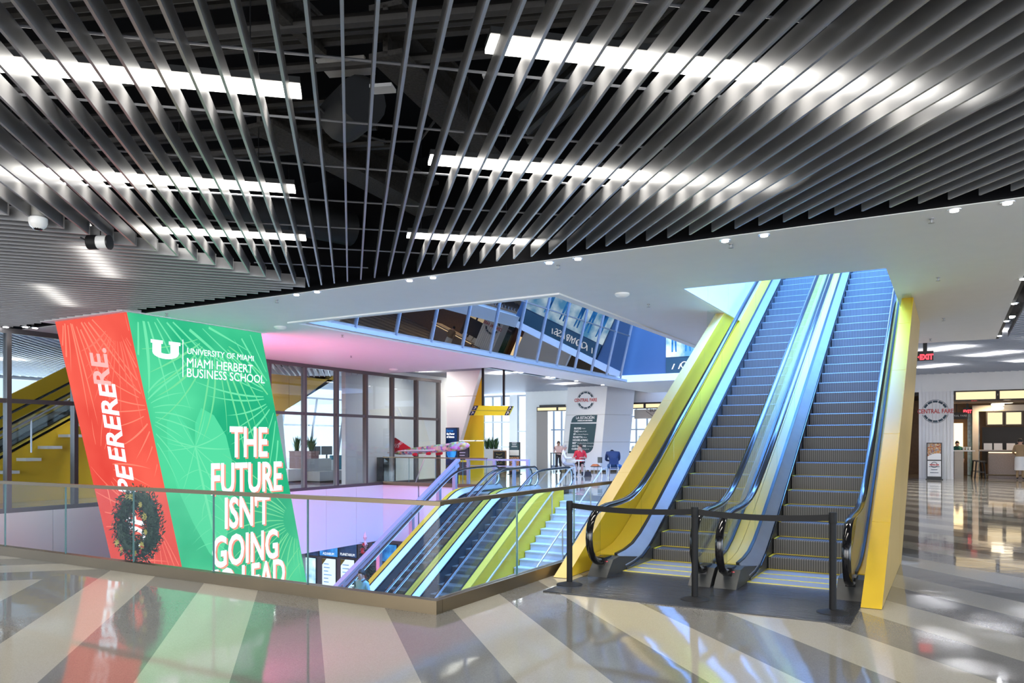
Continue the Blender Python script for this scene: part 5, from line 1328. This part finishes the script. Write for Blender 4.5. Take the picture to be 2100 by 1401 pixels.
for s_ in (-1, 1):
    r0 = tail + ax * (.60 * Lp) - upp * .06; r1 = tail + ax * (.40 * Lp) - upp * .06
    m_ = MB(); m_.hexa([r0 + Vector((0, s_ * .1, -.02)), r1 + Vector((0, s_ * .1, -.02)), r1 + ax * -.35 + Vector((0, s_ * 1.1, .06)), r1 + ax * -.2 + Vector((0, s_ * 1.1, .06)), r0 + Vector((0, s_ * .1, .02)), r1 + Vector((0, s_ * .1, .02)), r1 + ax * -.35 + Vector((0, s_ * 1.1, .08)), r1 + ax * -.2 + Vector((0, s_ * 1.1, .08))]); m_.build('wing', 'paper', pl)
    h0 = tail + ax * (.1 * Lp); m_ = MB(); m_.hexa([h0 + Vector((0, s_ * .04, -.01)), h0 - ax * .2 + Vector((0, s_ * .04, -.01)), h0 - ax * .32 + Vector((0, s_ * .42, .02)), h0 - ax * .22 + Vector((0, s_ * .42, .02)), h0 + Vector((0, s_ * .04, .01)), h0 - ax * .2 + Vector((0, s_ * .04, .01)), h0 - ax * .32 + Vector((0, s_ * .42, .03)), h0 - ax * .22 + Vector((0, s_ * .42, .03))]); m_.build('stabilizer', 'berry', pl)
    for f, off in ((.55, .38), (.45, .75)):
        e0 = tail + ax * (f * Lp) - upp * .17 + Vector((0, s_ * off, 0)); m_ = MB(); m_.tube([e0 - ax * .08, e0 + ax * .06, e0 + ax * .09], [.05, .065, .055], 12); m_.build('engine', 'shirt_red', pl, smooth=True)
b0_ = tail + ax * (.45 * Lp) - upp * .12
m_ = MB(); m_.tube([b0_, Vector((b0_.x - .55, yp, 0.0))], .022, 8); m_.build('stand', 'steel', pl)
m_ = MB(); m_.lathe((b0_.x - .55, yp, 0), [(.25, 0), (.25, .02), (.05, .03)], 18); m_.build('stand_foot', 'steel', pl)

# ---- behind the left glass wall ---------------------------------------------
le = escalator('far_escalator', 'yellow clad escalator seen through the left glass wall', -23.3, -22.1, 9.1, 5.2, 14.7, 0, 9, 5.8 + .335 * 10.5, .1, 16, False, False, (.5, 'yellow'), (.15, 'lime'))
A = [(-21.9, b, max(.3, TAN * (b - 9.1) + .12)) for b in [6 + i * .46 for i in range(20)]]; B = [(-21.9, p[1], 0.0) for p in A]
for i in range(0, 19, 3):
    m_ = MB(); m_.slab(A[i:i + 4], B[i:i + 4], (-.08, 0, 0)); m_.build('side_panel', 'orange_panel' if i < 0 else 'yellow', le)
A = [(-23.9, b, max(1.2, TAN * (b - 9.1) + 1.25)) for b in [6 + i * .42 for i in range(21)]]; B = [(-23.9, p[1], max(.1, p[2] - 1.6)) for p in A]
m_ = MB(); m_.slab(A, B, (-.08, 0, 0)); m_.build('parapet', 'yellow', le)
m_ = MB(); A = [(-21.75, b, TAN * (b - 9.1) + .06) for b in (9.3, 14.6)]
m_.tube([(p[0], p[1], p[2] + .75) for p in A], .03, 8)
for b in (10.2, 11.6, 13.0, 14.4): m_.tube([(-21.75, b, TAN * (b - 9.1) - .1), (-21.75, b, TAN * (b - 9.1) + .8)], .025, 6)
m_.build('side_handrail', 'steel', le, smooth=True)
for k in range(9):
    b = 9.6 + k * .56; m_ = MB(); m_.box(-21.88, b, TAN * (b - 9.1) - .14, -21.4, b + .4, TAN * (b - 9.1) - .06); m_.build('side_tread', 'whitepanel', le)
aw = thing('amber_stair_enclosure', (-22.4, 21, 2.0), 'big amber sloping stair enclosure behind the glass wall', 'stair enclosure')
for p, q in ((16.9, 19.2), (19.2, 21.6), (21.6, 24.1)):
    zf = lambda b: 2.79 + TAN * (b - 21.3)
    m_ = MB(); m_.prism([(-22.4, p + .01, max(.3, zf(p))), (-22.4, q - .01, max(.3, zf(q))), (-22.4, q - .01, CE - .03), (-22.4, p + .01, CE - .03)], (-.3, 0, 0)); m_.build('panel', 'orange_panel', aw)
for i, (bq, lean, w) in enumerate(((25.8, .5, 1.5), (20.5, .8, 1.6))):
    t = thing('leaning_pier', (-27, bq, 0), ('farther' if i == 0 else 'nearer') + ' grey leaning pier behind the left glass wall', 'column')
    x = -29.6 if i == 0 else -27.5; m_ = MB(); m_.hexa([(x, bq, 0), (x + 1.2, bq, 0), (x + 1.2, bq + w, 0), (x, bq + w, 0), (x + .2, bq + lean, CE - .03), (x + .8, bq + lean, CE - .03), (x + .8, bq + lean + w * .6, CE - .03), (x + .2, bq + lean + w * .6, CE - .03)]); m_.build('shaft', 'whitepanel', t)
    m_ = MB(); m_.box(x - .03, bq - .03, 0, x + 1.23, bq + w + .03, .12); m_.build('plinth', 'taupe', t)
m_ = MB(); m_.box(-20.6, 22.6, 0, -20.4, 30, CF); struct('wall_left_inner', m_, 'white')
def window_wall_y(name, x, y0, y1, cols, rows, m='mullion_light', z1=CE, w=.08):
    m_ = MB(); m_.box(x - .06, y0, 0, x + .06, y1, .12); m_.box(x - .06, y0, z1 - .1, x + .06, y1, z1); wn = struct(name, m_, m)
    ys_ = [y0 + (y1 - y0) * i / cols for i in range(cols + 1)]; zz = [.12] + rows + [z1 - .1]
    for y in ys_:
        q = MB(); q.bar((x, y, .12), (x + .5, y + .25, z1 - .1), w, .12); q.build('mullion', m, wn)
    for a, b in zip(ys_[:-1], ys_[1:]):
        for z in rows:
            q = MB(); q.box(x - .05, a + w, z - .04, x + .05, b - w, z + .04); q.build('transom', m, wn)
        for za, zb in zip(zz[:-1], zz[1:]):
            q = MB(); q.box(x - .006, a + w, za + .04, x + .006, b - w, zb - .04); q.build('pane', 'glass', wn)
window_wall_y('window_8', -32.5, 4, 40, 15, [2.6])
# furniture behind the glass
def bench(x, y, w, d, h, label, m, backm=None, name='bench'):
    t = thing(name, (x, y, 0), label, 'bench' if name == 'bench' else 'sofa')
    m_ = MB(); m_.box(x - d / 2, y - w / 2, .08, x + d / 2, y + w / 2, h); m_.build('seat', m, t)
    m_ = MB(); m_.box(x - d / 2 + .05, y - w / 2 + .05, 0, x + d / 2 - .05, y + w / 2 - .05, .08); m_.build('plinth', 'dark', t)
    if backm:
        m_ = MB(); m_.box(x - d / 2 - .14, y - w / 2, .1, x - d / 2, y + w / 2, h + .5); m_.build('backrest', backm, t)
    return t
def fz(px, py): return onZ(px, py, 0)
p = fz(592, 990); bench(p.x, p.y, .8, .8, .55, 'white cube bench nearest the screen tower', 'planter')
p = fz(711, 985); bench(p.x, p.y, .9, .8, .45, 'white cube bench in the middle of the glass wall', 'planter')
p = fz(668, 989); bench(p.x, p.y, 1.5, .8, .45, 'grey upholstered sofa behind the glass wall', 'sofa_grey', 'sofa_grey', 'sofa')
p = fz(722, 972); bench(p.x, p.y, 2.0, .9, .45, 'teal upholstered sofa behind the glass wall', 'teal_sofa', 'teal_sofa', 'sofa')
p = fz(658, 975); t = thing('monitor_stand', (p.x, p.y, 0), 'twin black monitors on a white desk behind the glass', 'monitor')
m_ = MB(); m_.box(p.x - .3, p.y - .8, 0, p.x + .3, p.y + .8, .74); m_.build('desk', 'planter', t)
for dy in (-.4, .4):
    y = p.y + dy; m_ = MB(); m_.box(p.x - .02, y - .36, 1.0, p.x + .03, y + .36, 1.42); m_.build('screen', 'black_metal', t)
    m_ = MB(); m_.box(p.x - .02, y - .04, .74, p.x + .02, y + .04, 1.0); m_.build('stem', 'black_metal', t)
p = fz(622, 978); planter(p.x - .9, p.x + .5, p.y, 1.2, 'brown planter box beside the amber enclosure', 3, 'brown_box', .75)
q = onA(798, 960, -19.9); t = thing('black_speaker_cabinet', (q.x, q.y, 0), 'black upright cabinet standing behind the far glass wall', 'cabinet')
m_ = MB(); m_.box(-20.3, q.y - .3, .03, -19.8, q.y + .3, 1.0); m_.build('body', 'black_matte', t)
m_ = MB(); m_.box(-19.8, q.y - .24, .12, -19.78, q.y + .24, .92); m_.build('grille', 'black_metal', t)
for i, (b, z, s_, mm) in enumerate(((11.9, 3.1, .5, 'taupe'), (11.3, 3.35, .35, 'orange_panel'), (13.0, 2.75, .55, 'lime'), (10.9, 2.7, .5, 'teal_sofa'), (12.2, 3.5, .3, 'shirt_pink'))):
    m_ = MB(); m_.box(-26.0, b - s_ / 2, z - s_ / 2, -25.95, b + s_ / 2, z + s_ / 2); m_.tube([(-25.97, b, z + s_ / 2), (-25.97, b, CE)], .006, 5)
    tag(m_.build('art_square', mm), '%s square art panel hanging left of the yellow escalator' % ('brown', 'orange', 'lime', 'teal', 'pink')[i], 'art panel', 'coloured hanging panels')

# ---- lower level ------------------------------------------------------------
def wall_screen(px0, px1, py0, py1, label, m, cap=None, y=27.16):
    a, b = onB(px0, py1, y), onB(px1, py0, y); t = thing('wall_screen', ((a.x + b.x) / 2, y, a.z), label, 'screen')
    m_ = MB(); m_.box(a.x, y - .03, a.z, b.x, y + .03, b.z); m_.build('frame', 'black_metal', t)
    m_ = MB(); m_.box(a.x + .03, y - .04, a.z + .03, b.x - .03, y - .03, b.z - .03); m_.build('image', m, t)
    if cap: text('lettering', cap, .17, ((a.x + b.x) / 2, y - .045, a.z + .14), XR, UP, 'scr_white', t, sx=.8)
    return t, a, b
wall_screen(622, 655, 1110, 1138, 'first dark blue screen from the left on the lower wall', 'scr_dark')
t, a, b = wall_screen(656, 694, 1108, 1140, 'aquarium screen on the lower wall', 'scr_blue', 'AQUARIUM')
m_ = MB(); m_.prism([((a.x + b.x) / 2 + .4 * math.cos(i * math.pi / 8), 27.11, b.z - .1 + .34 * math.sin(-i * math.pi / 8)) for i in range(9)], (0, .004, 0)); m_.build('globe_image', 'scr_sky', t)
wall_screen(695, 733, 1108, 1142, 'planetarium screen on the lower wall', 'scr_dark', 'PLANETARIUM')
wall_screen(764, 815, 1117, 1150, 'bright blue science screen behind the lower escalator', 'scr_blue')
for i, (p0, p1, m) in enumerate(((627, 649, 'scr_sky'), (661, 690, 'scr_paper'), (699, 728, 'scr_paper'))):
    t, a, b = wall_screen(p0, p1, 1144 + i * 2, 1225, '%s upright poster screen from the left on the lower wall' % ORD[i], m)
    if i:
        for k in range(6):
            m_ = MB(); m_.box(a.x + .15, 27.1, b.z - .3 - k * .17, a.x + .15 + random.uniform(.25, .5), 27.115, b.z - .27 - k * .17); m_.build('print_line', 'scr_blue', t)
        m_ = MB(); m_.prism([(a.x + .03, 27.11, b.z - .03), (a.x + .03, 27.11, b.z - .35), (a.x + .32, 27.11, b.z - .03)], (0, .004, 0)); m_.build('corner_mark', 'sign_yellow', t)
tp = onB(749, 1106, 20.4)
xt_ = thing('christmas_tree', (tp.x, 20.4, -5.5), 'christmas tree with red flowers and lights on the lower level', 'christmas tree')
hT = tp.z + 5.5; m_ = MB()
for i in range(2200):
    f = random.random() ** .7; z = -5.0 + (hT - .6) * (1 - f); r = .95 * f * random.uniform(.55, 1); a = random.uniform(0, 6.283)
    c = Vector((tp.x + r * math.cos(a), 20.4 + r * math.sin(a), z)); d = Vector((math.cos(a), math.sin(a), random.uniform(-.5, .3))).normalized(); L = random.uniform(.1, .22); s_ = d.cross(Vector((random.uniform(-1, 1), random.uniform(-1, 1), 1))).normalized() * .03
    m_.poly([c - d * L * .3, c + s_, c + d * L, c - s_])
o = m_.build('fir_branches', 'leafdark', xt_, fix=False); o['kind'] = 'stuff'
m_ = MB(); m_.lathe((tp.x, 20.4, -5.5), [(.1, 0), (.09, 1), (.02, hT - .2)], 8); m_.build('trunk', 'wood', xt_)
for i in range(40):
    f = random.random() ** .7; z = -5.0 + (hT - .6) * (1 - f); r = .98 * f; a = random.uniform(0, 6.283); c = (tp.x + r * math.cos(a), 20.4 + r * math.sin(a), z)
    if i % 2:
        m_ = MB(); m_.lathe(c, [(.01, -.09), (.08, -.04), (.1, 0), (.06, .06), (.01, .08)], 7); m_.build('red_flower', 'berry', xt_)
    else:
        m_ = MB(); m_.lathe(c, [(.004, -.02), (.02, 0), (.004, .02)], 6); m_.build('fairy_light', 'lamp_small', xt_)
m_ = MB(); m_.lathe((tp.x, 20.4, tp.z - .35), [(.03, 0), (.09, .15), (.02, .3), (.07, .42), (.005, .62)], 8); m_.build('topper', 'shirt_pink', xt_)
# ================================================================== PEOPLE
def person(name, label, loc, rz, J, cols, hair, scale=1.0, hair_style='short', extra=None):
    """J: joint name -> (x,y,z,r) in metres, facing +x; one skinned body surface, materials by nearest limb"""
    E = [('pelvis', 'waist'), ('waist', 'chest'), ('chest', 'neck'), ('neck', 'head'), ('head', 'crown'), ('head', 'nose')]
    for s_ in 'LR':
        E += [('chest', 'shoulder' + s_), ('shoulder' + s_, 'elbow' + s_), ('elbow' + s_, 'wrist' + s_), ('wrist' + s_, 'palm' + s_), ('pelvis', 'hip' + s_), ('hip' + s_, 'knee' + s_), ('knee' + s_, 'ankle' + s_), ('ankle' + s_, 'toe' + s_)]
    J = dict(J)
    for s_, sg in (('L', 1), ('R', -1)):
        w = Vector(J['wrist' + s_][:3]); e = Vector(J['elbow' + s_][:3]); d = (w - e).normalized(); sd = d.cross(Vector((0, 0, 1)))
        if sd.length < .1: sd = Vector((0, 1, 0))
        sd.normalize(); dn = Vector((0, 0, -1))
        p = w + d * .07; J['palm' + s_] = (*p, .032)
        for k in range(4):
            o = sd * (k - 1.5) * .021; L = (.055, .07, .075, .06)[k]
            a = p + d * .03 + o; b = a + d * L * .6 + dn * .012; c = b + d * L * .35 + dn * .03
            J['f%d%s1' % (k, s_)] = (*a, .010); J['f%d%s2' % (k, s_)] = (*b, .009); J['f%d%s3' % (k, s_)] = (*c, .008)
            E += [('palm' + s_, 'f%d%s1' % (k, s_)), ('f%d%s1' % (k, s_), 'f%d%s2' % (k, s_)), ('f%d%s2' % (k, s_), 'f%d%s3' % (k, s_))]
        a = w + d * .04 + sd * .04 * -sg; b = a + d * .05 + sd * .012 * -sg
        J['t%s1' % s_] = (*a, .011); J['t%s2' % s_] = (*b, .009); E += [('wrist' + s_, 't%s1' % s_), ('t%s1' % s_, 't%s2' % s_)]
    h = Vector(J['head'][:3]); cr = Vector(J['crown'][:3]); up = (cr - h).normalized()
    names = list(J); idx = {n: i for i, n in enumerate(names)}
    me = bpy.data.meshes.new(name); me.from_pydata([J[n][:3] for n in names], [(idx[a], idx[b]) for a, b in E], [])
    o = bpy.data.objects.new(name, me); COL.objects.link(o)
    sk = o.modifiers.new('skin', 'SKIN'); sk.use_smooth_shade = True
    for i, n in enumerate(names): me.skin_vertices[0].data[i].radius = (J[n][3], J[n][3])
    me.skin_vertices[0].data[idx['pelvis']].use_root = True
    sb = o.modifiers.new('sub', 'SUBSURF'); sb.levels = 1; sb.render_levels = 1
    bpy.context.view_layer.update()
    nm = bpy.data.meshes.new_from_object(o.evaluated_get(bpy.context.evaluated_depsgraph_get())); bpy.data.objects.remove(o); nm.name = name
    nm.materials.clear()
    for m in cols: nm.materials.append(M[m])            # skin, top, bottom, shoe
    def region(a, b, t):
        if a in ('neck', 'head') or b in ('neck', 'head') and a != 'chest': return 0
        if a == 'chest' and b == 'neck': return 1 if t < .6 else 0
        if a[0] in 'ft' or b[:4] == 'palm' or a[:4] == 'palm': return 0
        if a[:5] == 'wrist': return 0
        if a[:5] == 'elbow': return J.get('_sleeve', (1,))[0] if '_sleeve' in J else 1
        if a[:4] == 'knee': return 2
        if a[:5] == 'ankle': return 3
        if a in ('pelvis',) or a[:3] == 'hip': return 1 if (b == 'waist' and t > .2) else 2
        return 1
    segs = [(a, b, Vector(J[a][:3]), Vector(J[b][:3])) for a, b in E]
    short_sleeve = extra and 'short_sleeve' in extra; shorts = extra and 'shorts' in extra
    for pf in nm.polygons:
        c = pf.center; best = None
        for a, b, p, q in segs:
            d = q - p; t = max(0, min(1, (c - p).dot(d) / max(d.length_squared, 1e-9))); dist = (p + d * t - c).length - (J[a][3] * (1 - t) + J[b][3] * t)
            if best is None or dist < best[0]: best = (dist, a, b, t)
        r = region(best[1], best[2], best[3])
        if short_sleeve and best[1][:5] == 'elbow': r = 0
        if shorts and best[1][:4] == 'knee': r = 0 if best[3] < .8 else 3
        pf.material_index = r; pf.use_smooth = True
    body = bpy.data.objects.new(name, nm); COL.objects.link(body); body.location = loc; body.rotation_euler = (0, 0, rz); body.scale = (scale,) * 3
    tag(body, label, 'person'); OFF[body.name] = Vector((0, 0, 0))
    # hair cap, eyes
    fw = (Vector(J['nose'][:3]) - h); fw -= up * fw.dot(up); fw.normalize(); sd = up.cross(fw)
    m_ = MB(); c = h + up * .075 - fw * .012; n = 14; rows = 7
    for i in range(rows + 1):
        ph = math.radians(90 - i * (108 if hair_style == 'short' else 128) / rows)
        for j in range(n):
            th = 2 * math.pi * j / n; f_ = math.cos(th); cut = 1.0
            el = ph if f_ < .35 else max(ph, math.radians(22))
            v = fw * (math.cos(el) * f_ * .103) + sd * (math.cos(el) * math.sin(th) * .092) + up * (math.sin(el) * .118); m_.v.append(tuple(c + v))
    for i in range(rows):
        for j in range(n):
            a = i * n + j; b = i * n + (j + 1) % n; m_.f.append((a, b, b + n, a + n)); m_.mi.append(0)
    m_.build('hair', hair, body, smooth=True, fix=False)
    for s_ in (-1, 1):
        q = h + up * .045 + fw * .085 + sd * s_ * .032; m_ = MB(); m_.lathe(q, [(.002, -.009), (.009, 0), (.002, .009)], 8); m_.build('eye', 'hair_black', body)
        q = h + up * .03 + sd * s_ * .088; m_ = MB(); m_.lathe(q, [(.006, -.03), (.014, 0), (.006, .03)], 8); m_.build('ear', 'skin', body)
    return body
SEAT = dict(pelvis=(0, 0, .53, .145), waist=(-.02, 0, .70, .14), chest=(0, 0, .95, .15), neck=(.03, 0, 1.13, .055), head=(.05, 0, 1.20, .078), crown=(.055, 0, 1.31, .085), nose=(.155, 0, 1.225, .014),
            shoulderL=(0, .19, 1.04, .068), shoulderR=(0, -.19, 1.04, .068), elbowL=(.10, .27, .78, .048), elbowR=(.10, -.27, .78, .048), wristL=(.34, .2, .80, .033), wristR=(.34, -.2, .80, .033),
            hipL=(.08, .10, .52, .095), hipR=(.08, -.10, .52, .095), kneeL=(.46, .14, .52, .072), kneeR=(.46, -.14, .52, .072), ankleL=(.42, .14, .10, .048), ankleR=(.42, -.14, .10, .048), toeL=(.58, .16, .05, .042), toeR=(.58, -.16, .05, .042))
STAND = dict(pelvis=(0, 0, .95, .14), waist=(0, 0, 1.1, .13), chest=(0, 0, 1.33, .15), neck=(.01, 0, 1.49, .055), head=(.02, 0, 1.56, .078), crown=(.02, 0, 1.67, .085), nose=(.125, 0, 1.585, .014),
             shoulderL=(0, .19, 1.41, .066), shoulderR=(0, -.19, 1.41, .066), elbowL=(-.03, .25, 1.13, .047), elbowR=(-.03, -.25, 1.13, .047), wristL=(.08, .25, .90, .033), wristR=(.08, -.25, .90, .033),
             hipL=(0, .095, .92, .095), hipR=(0, -.095, .92, .095), kneeL=(.03, .10, .50, .068), kneeR=(.03, -.10, .50, .068), ankleL=(0, .10, .09, .046), ankleR=(0, -.10, .09, .046), toeL=(.15, .12, .045, .042), toeR=(.15, -.12, .045, .042))
def pose(base, **kw): d = dict(base); d.update(kw); return d
def ang(p, q): return math.atan2(q[1] - p[1], q[0] - p[0])

YT = 33.5
tb = onB(1187, 976, YT); RTV = Vector((CY, SY, 0)); FWV = Vector((-SY, CY, 0))     # right and away as seen from here
tb = onZ(1187, 977, 0)
def cafe_table(p, label):
    t = thing('cafe_table', (p.x, p.y, 0), label, 'table')
    m_ = MB(); m_.lathe((p.x, p.y, 0), [(.36, .72), (.37, .735), (.36, .75)], 24); m_.build('top', 'plate', t, smooth=True)
    m_ = MB(); m_.lathe((p.x, p.y, 0), [(.035, .02), (.035, .72)], 12); m_.build('column', 'steel', t, smooth=True)
    m_ = MB(); m_.lathe((p.x, p.y, 0), [(.24, 0), (.24, .015), (.05, .03)], 20); m_.build('base', 'steel', t, smooth=True)
    return t
def cafe_chair(p, rz, label, m='black_metal', proto=[None]):
    t = thing('cafe_chair', (0, 0, 0), label, 'chair', 'slim cafe chairs')
    m_ = MB(); m_.box(-.2, -.2, .43, .2, .2, .46); m_.build('seat', m, t)
    m_ = MB(); m_.box(-.23, -.2, .62, -.2, .2, .9); m_.build('backrest', m, t)
    for sx_ in (-1, 1):
        for sy_ in (-1, 1):
            m_ = MB(); m_.bar((sx_ * .19, sy_ * .18, .44), (sx_ * .22, sy_ * .2, 0), .025, .025); m_.build('leg', 'steel', t)
    for sy_ in (-1, 1):
        m_ = MB(); m_.bar((-.2, sy_ * .17, .44), (-.22, sy_ * .17, .65), .022, .022); m_.build('back_post', 'steel', t)
    t.location = p; t.rotation_euler = (0, 0, rz); return t
cafe_table(tb, 'small round table between the two seated men')
pr = tb + FWV * .55 + RTV * .12; rr_ = ang(pr, tb)
cafe_chair(pr, rr_, 'cafe chair under the man in the red shirt')
person('person', 'seated person in red polo shirt and dark shorts behind the small table', pr, rr_, pose(SEAT, wristL=(.34, .12, .80, .033), nose=(.10, -.11, 1.225, .014), ankleR=(.5, -.1, .10, .048), toeR=(.64, -.1, .05, .042)), ['skin', 'shirt_red', 'short_dark', 'shoe'], 'hair_brown', 1.1, extra=('short_sleeve', 'shorts'))
pw_ = tb - RTV * .72 + FWV * .05; rw_ = ang(pw_, tb)
cafe_chair(pw_, rw_, 'cafe chair under the man in the white shirt')
person('person', 'seated person in white shirt and grey trousers left of the small table', pw_, rw_, pose(SEAT, kneeL=(.5, .16, .5, .075), nose=(.155, .0, 1.225, .014)), ['skin', 'shirt_white', 'trouser_grey', 'shoe'], 'hair_grey', 1.1)
m_ = MB(); _b = Vector((math.cos(rw_), math.sin(rw_), 0)); _c = pw_ - _b * .29; m_.bar(_c + Vector((0, 0, .4)), _c + Vector((0, 0, .93)), .38, .05, up=_b); 
jk = m_.build('black_jacket', 'short_dark'); tag(jk, 'black jacket hanging on the chair of the man in white', 'jacket')
bg = thing('food_tray', (tb.x, tb.y, .75), 'white food tray with a red cup on the small table', 'tray')
m_ = MB(); m_.hexa([(tb.x - .2, tb.y - .15, .752), (tb.x + .2, tb.y - .15, .752), (tb.x + .2, tb.y + .15, .752), (tb.x - .2, tb.y + .15, .752), (tb.x - .23, tb.y - .18, .79), (tb.x + .23, tb.y - .18, .79), (tb.x + .23, tb.y + .18, .79), (tb.x - .23, tb.y + .18, .79)]); m_.build('tray', 'plate', bg)
m_ = MB(); m_.lathe((tb.x - .12, tb.y - .05, .79), [(.03, 0), (.04, .12), (.042, .125)], 12); m_.build('cup', 'shirt_red', bg, smooth=True)
pe = tb + RTV * .85 + FWV * .35
cafe_chair(pe, ang(pe, tb), 'empty cafe chair with an orange cloth beside the red shirted man')
m_ = MB(); m_.hexa([(pe.x - .2, pe.y - .18, .475), (pe.x + .16, pe.y - .18, .475), (pe.x + .16, pe.y + .16, .475), (pe.x - .2, pe.y + .16, .475), (pe.x - .14, pe.y - .1, .56), (pe.x + .1, pe.y - .1, .58), (pe.x + .1, pe.y + .1, .54), (pe.x - .14, pe.y + .1, .57)])
tag(m_.build('orange_cloth', 'orange_cloth'), 'crumpled orange cloth on the empty cafe chair', 'cloth')
bgp = tb + RTV * .42 - FWV * .1; t = thing('handbag', (bgp.x, bgp.y, 0), 'black and white bag on the floor by the small table', 'bag')
m_ = MB(); m_.hexa([(bgp.x - .16, bgp.y - .09, 0), (bgp.x + .16, bgp.y - .09, 0), (bgp.x + .16, bgp.y + .09, 0), (bgp.x - .16, bgp.y + .09, 0), (bgp.x - .12, bgp.y - .04, .24), (bgp.x + .12, bgp.y - .04, .24), (bgp.x + .12, bgp.y + .04, .24), (bgp.x - .12, bgp.y + .04, .24)]); m_.build('body', 'short_dark', t)
m_ = MB(); m_.tube([(bgp.x + .1 * math.cos(a / 6 * math.pi), bgp.y, .23 + .12 * math.sin(a / 6 * math.pi)) for a in range(7)], .012, 6); m_.build('handle', 'paper', t)
# slumped person with the back to us
pb_ = onZ(1258, 981, 0); rb_ = math.atan2(FWV.y, FWV.x)
cafe_chair(pb_, rb_, 'cafe chair under the slumped person in blue', 'jacket_blue')
person('person', 'slumped person in dark blue jacket and jeans seated with the back to us', pb_, rb_, pose(SEAT, chest=(.12, 0, .98, .2), waist=(.0, 0, .75, .17), neck=(.28, 0, 1.08, .06), head=(.36, 0, 1.06, .078), crown=(.46, 0, 1.04, .085), nose=(.40, 0, .97, .014), shoulderL=(.16, .23, 1.02, .09), shoulderR=(.16, -.23, 1.02, .09), elbowL=(.3, .27, .74, .055), elbowR=(.3, -.27, .74, .055), wristL=(.5, .12, .70, .036), wristR=(.5, -.12, .70, .036), kneeR=(.3, -.34, .5, .08), ankleR=(.25, -.34, .1, .05), toeR=(.4, -.38, .05, .042)), ['skin', 'jacket_blue', 'jeans', 'shoe'], 'hair_black', 1.1)
# woman at the high table behind
ph_ = onZ(1148, 972, 0); t = thing('high_table', (ph_.x, ph_.y, 0), 'black high table left of the directory column', 'table')
m_ = MB(); m_.box(ph_.x - .4, ph_.y - .3, 1.04, ph_.x + .25, ph_.y + .3, 1.08); m_.build('top', 'black_metal', t)
for sx_ in (-.36, .21):
    for sy_ in (-.27, .27):
        m_ = MB(); m_.box(ph_.x + sx_ - .02, ph_.y + sy_ - .02, 0, ph_.x + sx_ + .02, ph_.y + sy_ + .02, 1.04); m_.build('leg', 'black_metal', t)
pk = ph_ + FWV * 1.0; person('person', 'person in pale pink top standing behind the high table', pk, math.radians(-60), pose(STAND, wristL=(.2, .1, 1.12, .033), wristR=(.2, -.1, 1.12, .033)), ['skin', 'shirt_pink', 'short_dark', 'shoe'], 'hair_brown', .96, 'long')
# worker at the stone counter on the right, staff member by the host desk
pc = onB(2092, 968, 39.6); worker = person('person', 'worker in tan uniform and white apron standing at the stone counter', (pc.x, 39.6, 0), math.radians(75), pose(STAND, wristL=(.28, .18, 1.05, .033), wristR=(.28, -.18, 1.05, .033)), ['skin', 'shirt_tan', 'shirt_tan', 'shoe'], 'hair_black', 1.02)
m_ = MB(); m_.lathe((.0, 0, .40), [(.21, 0), (.20, .5), (.175, .58)], 16); m_.build('apron', 'shirt_white', worker, smooth=True)
pg = onB(1963, 960, 41.3); person('person', 'staff person in green top behind the host desk', (pg.x, 41.3, 0), math.radians(-90), STAND, ['skin', 'shirt_green', 'short_dark', 'shoe'], 'hair_black', .96)
pq = onB(1281, 945, 41.9); person('person', 'person in dark top standing at the bakery counter', (pq.x, 41.9, 0), math.radians(80), STAND, ['skin', 'short_dark', 'short_dark', 'shoe'], 'hair_black', .95)
# rider on the left lower escalator
bR = 14.75; kx = (bR - 20.25) / RUN; zR = math.floor(kx) * RISE
rider = person('person', 'person in pale teal shirt with shoulder bag riding the left lower escalator', (-12.75, 20.25 + (math.floor(kx) + .5) * RUN, zR), math.radians(-100), STAND, ['skin', 'shirt_teal', 'short_dark', 'shoe'], 'hair_black', 1.0)
m_ = MB(); m_.tube([(.10, .12, 1.46), (-.02, .13, 1.51), (-.14, .08, 1.42), (-.175, 0, 1.25), (-.15, -.1, 1.08), (-.08, -.17, .98)], .018, 6); m_.build('bag_strap', 'hair_brown', rider, smooth=True)
m_ = MB(); m_.box(-.14, -.30, .74, .12, -.19, .98); m_.build('shoulder_bag', 'hair_brown', rider)
